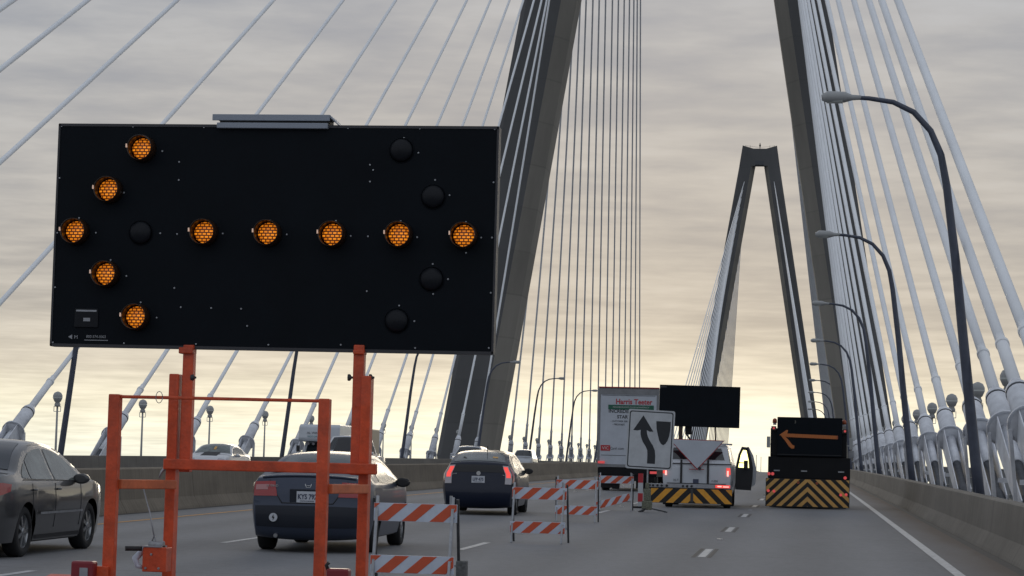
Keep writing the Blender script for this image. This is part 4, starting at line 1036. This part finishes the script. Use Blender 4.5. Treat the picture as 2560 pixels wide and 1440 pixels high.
# tan camper behind it
t = thing('camper_van', (-27.6, 140, rd(140)), 'tan camper rising behind the motorhome, two small dark panes', 'camper')
b = MB(); b.box(-.85, .85, 0, 5, .5, 2.75); b.build('body', 'tan', t, bevel=.08)
b = MB()
for x in (-.02, .33): b.box(x-.5-.13, x-.5+.13, -.02, 0, 2.12, 2.42)
b.build('window', 'glass_dark', t)
b = MB(); b.box(-.9, .9, -.03, 0, 1.2, 1.9); b.build('windscreen', 'glass_dark', t)
for sx in (-1, 1):
    for y in (1.0, 4.6): b = MB(); b.lathe((sx*1.0-.12, y, .4), (1, 0, 0), [(0, .37), (.03, .4), (.22, .4), (.25, .37)], 18); b.build('wheel', 'rubber', t)

# ------------------------------------------------------------------ grocery box truck
HY = 96
t = thing('box_truck', (-7.285, HY, rd(HY)), 'white box truck with red and green lettering, behind the road sign', 'truck')
ox, oz = -1.255, 4.28
def HT(px, py): return (ox+(px-1497)/60.4, oz-(py-966)/60.4)
b = MB(); b.box(-1.25, 1.25, .05, 8.0, .98, 4.28, m=0); body = b.build('cargo_box', 'box_grey', t, bevel=.02)
b = MB(); b.box(-1.262, 1.262, -.02, .06, 4.265, 4.30); b.build('top_rail', 'red_ink', body)
b = MB(); b.box(-1.255, -1.16, -.01, .05, .98, 4.22); b.box(1.16, 1.255, -.01, .05, .98, 4.22); b.box(-1.16, 1.16, -.012, .05, .98, 1.10); b.box(-1.16, 1.16, -.012, .05, 3.98, 4.22); b.build('door_frame', 'box_grey', body)
b = MB(); b.box(-1.16, 1.16, .0, .045, 1.10, 3.98, m=0)
for z in (3.94, 1.46): b.box(-1.1, 1.1, -.012, 0, z, z+.015, m=1)
dr = b.build('rear_door', ['box_white', 'steel_dark'], t)
def ht(s, px, py, size, m, sx=1, bold=0): x, z = HT(px, py); return text('lettering', s, size, m, dr, (x, -.006, z), sx=sx, bold=bold)
ht('Harris Teeter', 1586, 1002, .30, 'red_ink', .90, .007)
x0, z0 = HT(1522, 1020); x1, z1 = HT(1636, 1011)
b = MB(); b.box(x0, x1, -.014, -.002, z0-.02, z1+.02); b.build('slogan_bar', 'green_ink', dr)
x, z = HT(1579, 1015.5); text('lettering', 'NEIGHBORHOOD FOOD & PHARMACY', .085, 'paper', dr, (x, -.018, z), sx=1.0)
ht('INCREDIBLE', 1556, 1026, .20, 'black_ink', 1.02, .004); ht('STARTS HERE', 1579, 1040, .19, 'black_ink', 1.0, .004)
ht('\u2022 CUSTOMER SERVICE', 1555, 1051, .10, 'black_ink', .9); ht('\u2022 FRESHNESS', 1549, 1059, .10, 'black_ink', .9)
x0, z0 = HT(1505, 1125); x1, z1 = HT(1529, 1111); b = MB(); b.box(x0, x1, -.012, -.002, z0, z1); b.build('red_panel', 'red_ink', dr)
x, z = HT(1517, 1118.5); text('lettering', 'VIC', .18, 'paper', dr, (x, -.016, z)); ht('Card .com', 1546, 1119, .15, 'black_ink', .9)
b = MB(); b.box(-1.2, 1.2, .1, 7.6, .62, .97); b.box(-1.15, 1.15, -.02, .25, .42, .62); b.build('chassis', 'truck_black', t)
b = MB(); b.box(-1.22, 1.22, -.05, .08, .66, .95); b.build('tail_ledge', 'truck_black', t)
for sx in (-1, 1):
    x = sx*1.08
    b = MB(); b.box(x-.14, x+.14, -.07, -.03, 1.12, 1.22) if sx < 0 else b.box(x-.14, x+.14, -.07, -.05, .74, .84); b.build('tail_lamp', 'marker_red', t)
    for y in (1.6, 6.8):
        b = MB(); b.lathe((x*.93-.15, y, .48), (1, 0, 0), [(0, .25), (0, .45), (.03, .48), (.27, .48), (.3, .45), (.3, .25)], 22); b.build('wheel', 'rubber', t)
for x in (-1.15, .35): b = MB(); b.box(x, x+.8, .3, .34, .12, .6); b.build('mud_flap', 'rubber', t)
b = MB(); b.box(-1.1, 1.1, 8.2, 9.9, .6, 2.6); b.build('cab', 'box_white', t, bevel=.08)

# ------------------------------------------------------------------ white pickup with arrow board
PY = 68
PKX = -3.13
t = thing('pickup_truck', (PKX, PY, rd(PY)), 'white pickup with capped bed, carrying a black arrow board, passenger door wide open', 'pickup truck')
cp = [(.30, .42), (.12, .45), (.02, .55), (0, .8), (.0, 1.10), (.03, 1.28), (.10, 1.36), (.26, 1.78), (.40, 1.84), (2.0, 1.86), (3.6, 1.88), (3.9, 1.82), (4.5, 1.34), (4.8, 1.26), (5.4, 1.16), (5.65, 1.02), (5.72, .8), (5.7, .6), (5.55, .45), (5.3, .42)]
c = Car('tmp', (0, 0, 0), 0, 'x', 'van_white', cp, .985, 1.27, .22, (1.15, 4.55), .40, sill=.42, rt=.02, ft=.12, bow=.03)
for o in list(c.t.children): o.parent = t
bpy.data.objects.remove(c.t); c.t = t
c.ribpatch('rear_window', c.iz(1.40), c.iz(1.74), -.86, .86, 'glass_dark', .008, u0b=-.80, u1b=.80)
for sg in (-1, 1):
    c.sidepatch('side_window', sg, [(.5, 1.36), (1.4, 1.36), (2.2, 1.36)], [(.6, 1.72), (1.4, 1.74), (2.2, 1.75)], 'glass_dark')
    b = MB(); P = [[c.rib(c.iz(zz), sg*u_, .02) for u_ in (.88, .94, 1.0)] for zz in (.84, .95, 1.08, 1.18)]
    b.grid(P, flip=(sg > 0)); tl_ = b.build('tail_lamp', 'red_lit', t)
    b = MB(); b.box(sg*.90-.02, sg*.90+.03, -.055, -.03, .94, 1.10); b.build('lamp_core', 'red_core', tl_)
for x in (-.45, .33):
    b = MB(); b.box(x-.03, x+.03, -.06, -.02, .70, 1.40); b.build('rack_upright', 'plastic_black', t)
b = MB(); b.box(-1.0, 1.0, -.045, -.03, 1.27, 1.30); b.box(-.86, .86, -.05, -.03, .70, .72); b.build('tailgate_seam', 'plastic_black', t)
b = MB(); b.box(-.10, .06, -.05, -.03, .72, .84); b.build('license_plate', 'plate_ink', t)
b = MB(); b.box(-.22, .22, -.16, -.12, 1.115, 1.135); b.build('brake_strip', 'red_lens', t)
text('lettering', 'XLT', .09, 'steel_dark', t, (-.60, -.05, .80)); text('lettering', 'F-250', .08, 'steel_dark', t, (.53, -.05, .79))
b = MB(); b.box(-1.40, .55, -.22, -.06, .575, .69); b.box(.55, 1.02, -.22, -.06, .575, .69); bp = b.build('rear_bumper', 'chrome' if False else 'steel', t, bevel=.01)
b = MB()
for x in (-1.35, -1.25, -1.12, -1.0, -.85, -.38, -.26, -.13): b.lathe((x, -.22, .63), (0, -1, 0), [(0, .035), (.02, .035)], 12)
b.build('marker_lamps', 'plastic_black', bp)
b = MB(); b.box(.56, .98, -.26, -.225, .60, .685, m=0); b.box(.62, .74, -.264, -.26, .625, .66, m=1); b.box(.78, .95, -.264, -.26, .62, .65, m=1); lb = b.build('brake_light_bar', ['red_lit', 'red_core'], t)
# striped tail board
b = MB(); x0, x1, z0, z1 = -1.32, 1.05, .13, .56; b.box(x0, x1, -.20, -.16, z0, z1, m=0)
def vee(b, x0, x1, z0, z1, xm, y, pitch, lean, off, m, th=.003):
    h_ = z1-z0
    for k in range(-20, 20):
        for sgn_ in (-1, 1):
            a = off+k*2*pitch
            P = [(a, z0), (a+pitch, z0), (a+pitch-lean*h_, z1), (a-lean*h_, z1)]   # leans toward the middle line going up (right half)
            P = [(xm+sgn_*q[0], q[1]) for q in P]
            if sgn_ < 0: P = P[::-1]
            P = clip(P, x0 if sgn_ < 0 else xm, xm if sgn_ < 0 else x1, z0, z1)
            if len(P) > 2: b.prism(P, y-th, y, m=m)
vee(b, x0+.01, x1-.01, z0+.01, z1-.01, -.12, -.2005, .21, 1.0, .12, 1)
b.box(-.16, -.08, -.215, -.204, z0+.03, z1, m=2); b.build('striped_tail_board', ['black_sheet', 'amber_sheet', 'steel_dark'], t)
b = MB(); b.box(-.85, .9, .3, 3.0, .35, .62); b.build('chassis', 'plastic_black', t)
for sx in (-1, 1):
    b = MB(); b.box(sx*.85-.15, sx*.85+.15, .45, .47, .08, .6); b.build('mud_flap', 'rubber', t)
# inverted white triangle, red rimmed
b = MB(); Q = [(-.79, 1.98), (.76, 1.955), (0.02, 1.15)]
b.prism([(-.83, 2.0), (.80, 1.975), (.02, 1.10)][::-1], -.20, -.185, m=1); b.prism(Q[::-1], -.206, -.2005, m=0); b.build('triangle_board', ['box_white', 'red_lens'], t)
b = MB(); b.lathe((.09, -.21, 1.15), (0, -1, 0), [(0, .05), (.03, .04)], 10); b.build('knob', 'plastic_black', t)
# arrow board on two posts
b = MB(); b.box(-1.225, 1.16, 1.0, 1.07, 2.38, 3.60); bdp = b.build('arrow_board', 'board_black', t, bevel=.01); bdp.rotation_euler = (0, R_(.6), 0)
b = MB(); b.box(-1.2, -1.02, .995, 1.0, 3.52, 3.56); b.build('maker_mark', 'steel_dark', bdp)
for px in ((-.55, .12), (.48, .04)):
    b = MB(); b.box(px[0]-px[1]/2, px[0]+px[1]/2, 1.08, 1.14, 1.8, 2.45); b.build('board_post', 'lamp_hood', t)
b = MB(); b.box(-.42, -.22, 1.1, 1.2, 2.15, 2.40); b.tube([(-.4, 1.15, 2.2), (-.2, 1.15, 1.9)], .03, 6); b.build('actuator', 'truck_black', t)
b = MB(); b.box(-1.0, 1.0, .5, .6, 1.85, 1.90); b.build('roof_rack', 'steel', t)
# open passenger door
d_ = thing('tmp', (0, 0, 0), 'x', 'x')
b = MB()
outer = [(1.02, .55), (1.46, .53), (1.52, .9), (1.54, 1.25), (1.45, 1.70), (1.36, 1.84), (1.20, 1.84), (1.10, 1.6), (1.02, 1.25)]
win = [(1.10, 1.22), (1.42, 1.22), (1.40, 1.45), (1.34, 1.74), (1.23, 1.76), (1.16, 1.60)]
lowr = [(1.02, .55), (1.50, .53), (1.54, .9), (1.55, 1.22), (1.02, 1.22)]
b.prism(lowr[::-1], 3.55, 3.65); b.prism([(1.02, 1.22), (1.10, 1.22), (1.17, 1.60), (1.24, 1.76), (1.34, 1.75), (1.41, 1.45), (1.43, 1.22), (1.55, 1.22), (1.50, 1.5), (1.40, 1.84), (1.20, 1.86), (1.10, 1.62)][::-1], 3.55, 3.65)
dd = b.build('passenger_door', 'truck_grey', t)
b = MB(); b.prism([(1.46, .6), (1.63, .72), (1.66, 1.15), (1.55, 1.6), (1.41, 1.86), (1.36, 1.86), (1.5, 1.3)][::-1], 3.66, 3.72); b.build('door_skin', 'van_white', dd)
bpy.data.objects.remove(d_)
gm = bpy.data.materials.new('glass_tinted'); gm.use_nodes = True; p_ = gm.node_tree.nodes['Principled BSDF']; p_.inputs['Base Color'].default_value = (.50, .53, .24, 1); p_.inputs['Transmission Weight'].default_value = 1; p_.inputs['Roughness'].default_value = .03; p_.inputs['IOR'].default_value = 1.05; M['glass_tinted'] = gm
b = MB(); b.prism([(1.09, 1.22), (1.44, 1.22), (1.42, 1.45), (1.35, 1.755), (1.235, 1.765), (1.16, 1.605)][::-1], 3.59, 3.60); b.build('door_window', 'glass_tinted', dd)
b = MB(); b.box(1.27, 1.40, 3.40, 3.52, 1.18, 1.44); b.beam((1.05, 3.5, 1.38), (1.32, 3.47, 1.36), .03, .03); b.build('wing_mirror', 'plastic_black', t, bevel=.02)

# ------------------------------------------------------------------ dark attenuator truck
TY = 71
t = thing('attenuator_truck', (.045, TY, rd(TY)), 'dark truck ahead with yellow and black chevrons and an amber arrow pointing left', 'truck')
TX = lambda px: (px-2013)/81.7
TZ = lambda py: 2.77-(py-1044)/81.7
b = MB(); b.box(-1.22, 1.30, .02, .08, .05, .90, m=0)
vee(b, -1.205, 1.285, .065, .885, .04, .0195, .153, 1.05, .17, 1)
b.build('chevron_panel', ['black_sheet', 'yellow_sheet'], t)
b = MB(); b.box(-1.16, 1.31, .05, 1.4, .90, 1.56); b.box(-1.13, 1.28, 1.4, 3.6, .5, 1.5); b.build('attenuator_box', 'truck_black', t, bevel=.02)
b = MB(); b.box(-1.10, 1.20, .12, .9, 1.56, 2.42); b.build('upper_box', 'truck_black', t, bevel=.02)
b = MB(); b.box(-.90, 1.06, .0, .09, 1.58, 2.76); ap = b.build('arrow_panel', 'board_black', t, bevel=.01)
b = MB(); b.box(-.88, 1.04, -.006, 0, 1.62, 1.635); b.build('panel_seam', 'truck_grey', ap)
# arrow made of amber bars, slightly irregular like a row of louvred lamps
b = MB()
A = lambda px, pz: (TX(px), pz)
zc_ = 2.205
b.prism([(-.80, zc_+.0), (-.60, zc_-.05), (.93, zc_-.085), (.93, zc_+.02), (-.58, zc_+.055), (-.66, zc_+.055)][::-1], -.012, 0)
b.prism([(-.83, zc_+.01), (-.62, zc_+.16), (-.57, zc_+.155), (-.60, zc_+.04), (-.66, zc_-.06)][::-1], -.014, -.001)
b.prism([(-.78, zc_-.02), (-.66, zc_-.03), (-.56, zc_-.13), (-.44, zc_-.28), (-.37, zc_-.31), (-.38, zc_-.39), (-.46, zc_-.40), (-.54, zc_-.33), (-.66, zc_-.16)][::-1], -.013, -.0015)
b.build('lit_arrow', 'amber_dim', ap)
b = MB()
for i in range(22): b.box(-.56+i*.07, -.555+i*.07, -.0155, -.0122, zc_-.08, zc_+.045)
b.box(.89, .93, -.016, -.0122, zc_-.08, zc_+.015); b.build('arrow_slots', 'amber_marker', ap)
text('lettering', '3', .12, 'tower_inner_lit', ap, (TX(1983.5), -.004, TZ(1057)))
for px, py in ((1931, 1073), (2106, 1077)):
    b = MB(); x, z = TX(px), TZ(py); b.box(x-.075, x+.075, .02, .1, z-.06, z+.06, m=0); b.lathe((x, .02, z), (0, -1, 0), [(0, .035), (.02, .03)], 10, m=1); b.build('marker_lamp', ['lamp_hood', 'marker_red'], t)
for px, py in ((1933, 1054), (2104, 1054)):
    b = MB(); x, z = TX(px), TZ(py); b.lathe((x, .2, z-.07), (0, 0, 1), [(0, .07), (.1, .065), (.14, .03)], 12, m=0); b.box(x-.05, x+.05, .15, .25, z-.13, z-.07, m=1); b.build('beacon', ['amber_marker', 'steel'], t)
for px, py in ((1921, 1186), (1930, 1186), (2108, 1192)):
    b = MB(); x, z = TX(px), TZ(py); b.lathe((x, .05, z), (0, -1, 0), [(0, .05), (.02, .045)], 12); b.build('tail_lamp', 'marker_red', t)
for px, py in ((1920, 1228), (1934, 1229), (2098, 1234), (2111, 1233), (1993, 1206), (2039, 1207)):
    b = MB(); x, z = TX(px), TZ(py); b.lathe((x, .016, z), (0, -1, 0), [(0, .045), (.02, .04)], 12); b.build('panel_lamp', 'marker_red' if py > 1220 else 'amber_marker', t)
b = MB()
for px in (1940, 2007, 2098): x = TX(px); b.box(x-.09, x+.09, .03, .05, TZ(1179), TZ(1176))
b.build('white_tags', 'steel', t)
for px, x_ in ((1913, 1), (2128, -1)):
    b = MB(); x, z = TX(px), 0; b.box(x-.055, x+.055, 4.2, 4.3, TZ(1117), TZ(1088)); b.beam((x, 4.25, TZ(1108)), (x+x_*.25, 4.25, TZ(1108)), .03, .03); b.build('wing_mirror', 'lamp_grey', t, bevel=.01)
b = MB(); b.box(TX(2118), TX(2130), 1.0, 1.3, TZ(1142), TZ(1124)); b.build('side_box', 'steel', t)
b = MB(); b.box(-1.0, 1.1, .15, 7.4, .35, .62); b.build('chassis', 'truck_black', t)
b = MB(); b.box(-1.05, 1.12, 4.4, 6.2, .6, 2.3); b.build('cab', 'truck_grey', t, bevel=.08)
b = MB(); b.box(-1.0, 1.08, 2.0, 4.3, .62, 1.4); b.build('bed', 'truck_grey', t, bevel=.02)
for y in (2.4, 6.0):
    for sx in (-1, 1):
        b = MB(); b.lathe((.05+sx*.95-.14, y, .45), (1, 0, 0), [(0, .25), (0, .42), (.03, .45), (.25, .45), (.28, .42), (.28, .25)], 22); w = b.build('wheel', 'rubber', t)
b = MB(); b.box(-1.08, 1.2, .1, .3, -.02, .08) if False else b.box(-1.1, 1.2, .3, .36, .03, .35); b.build('rear_skirt', 'rubber', t)
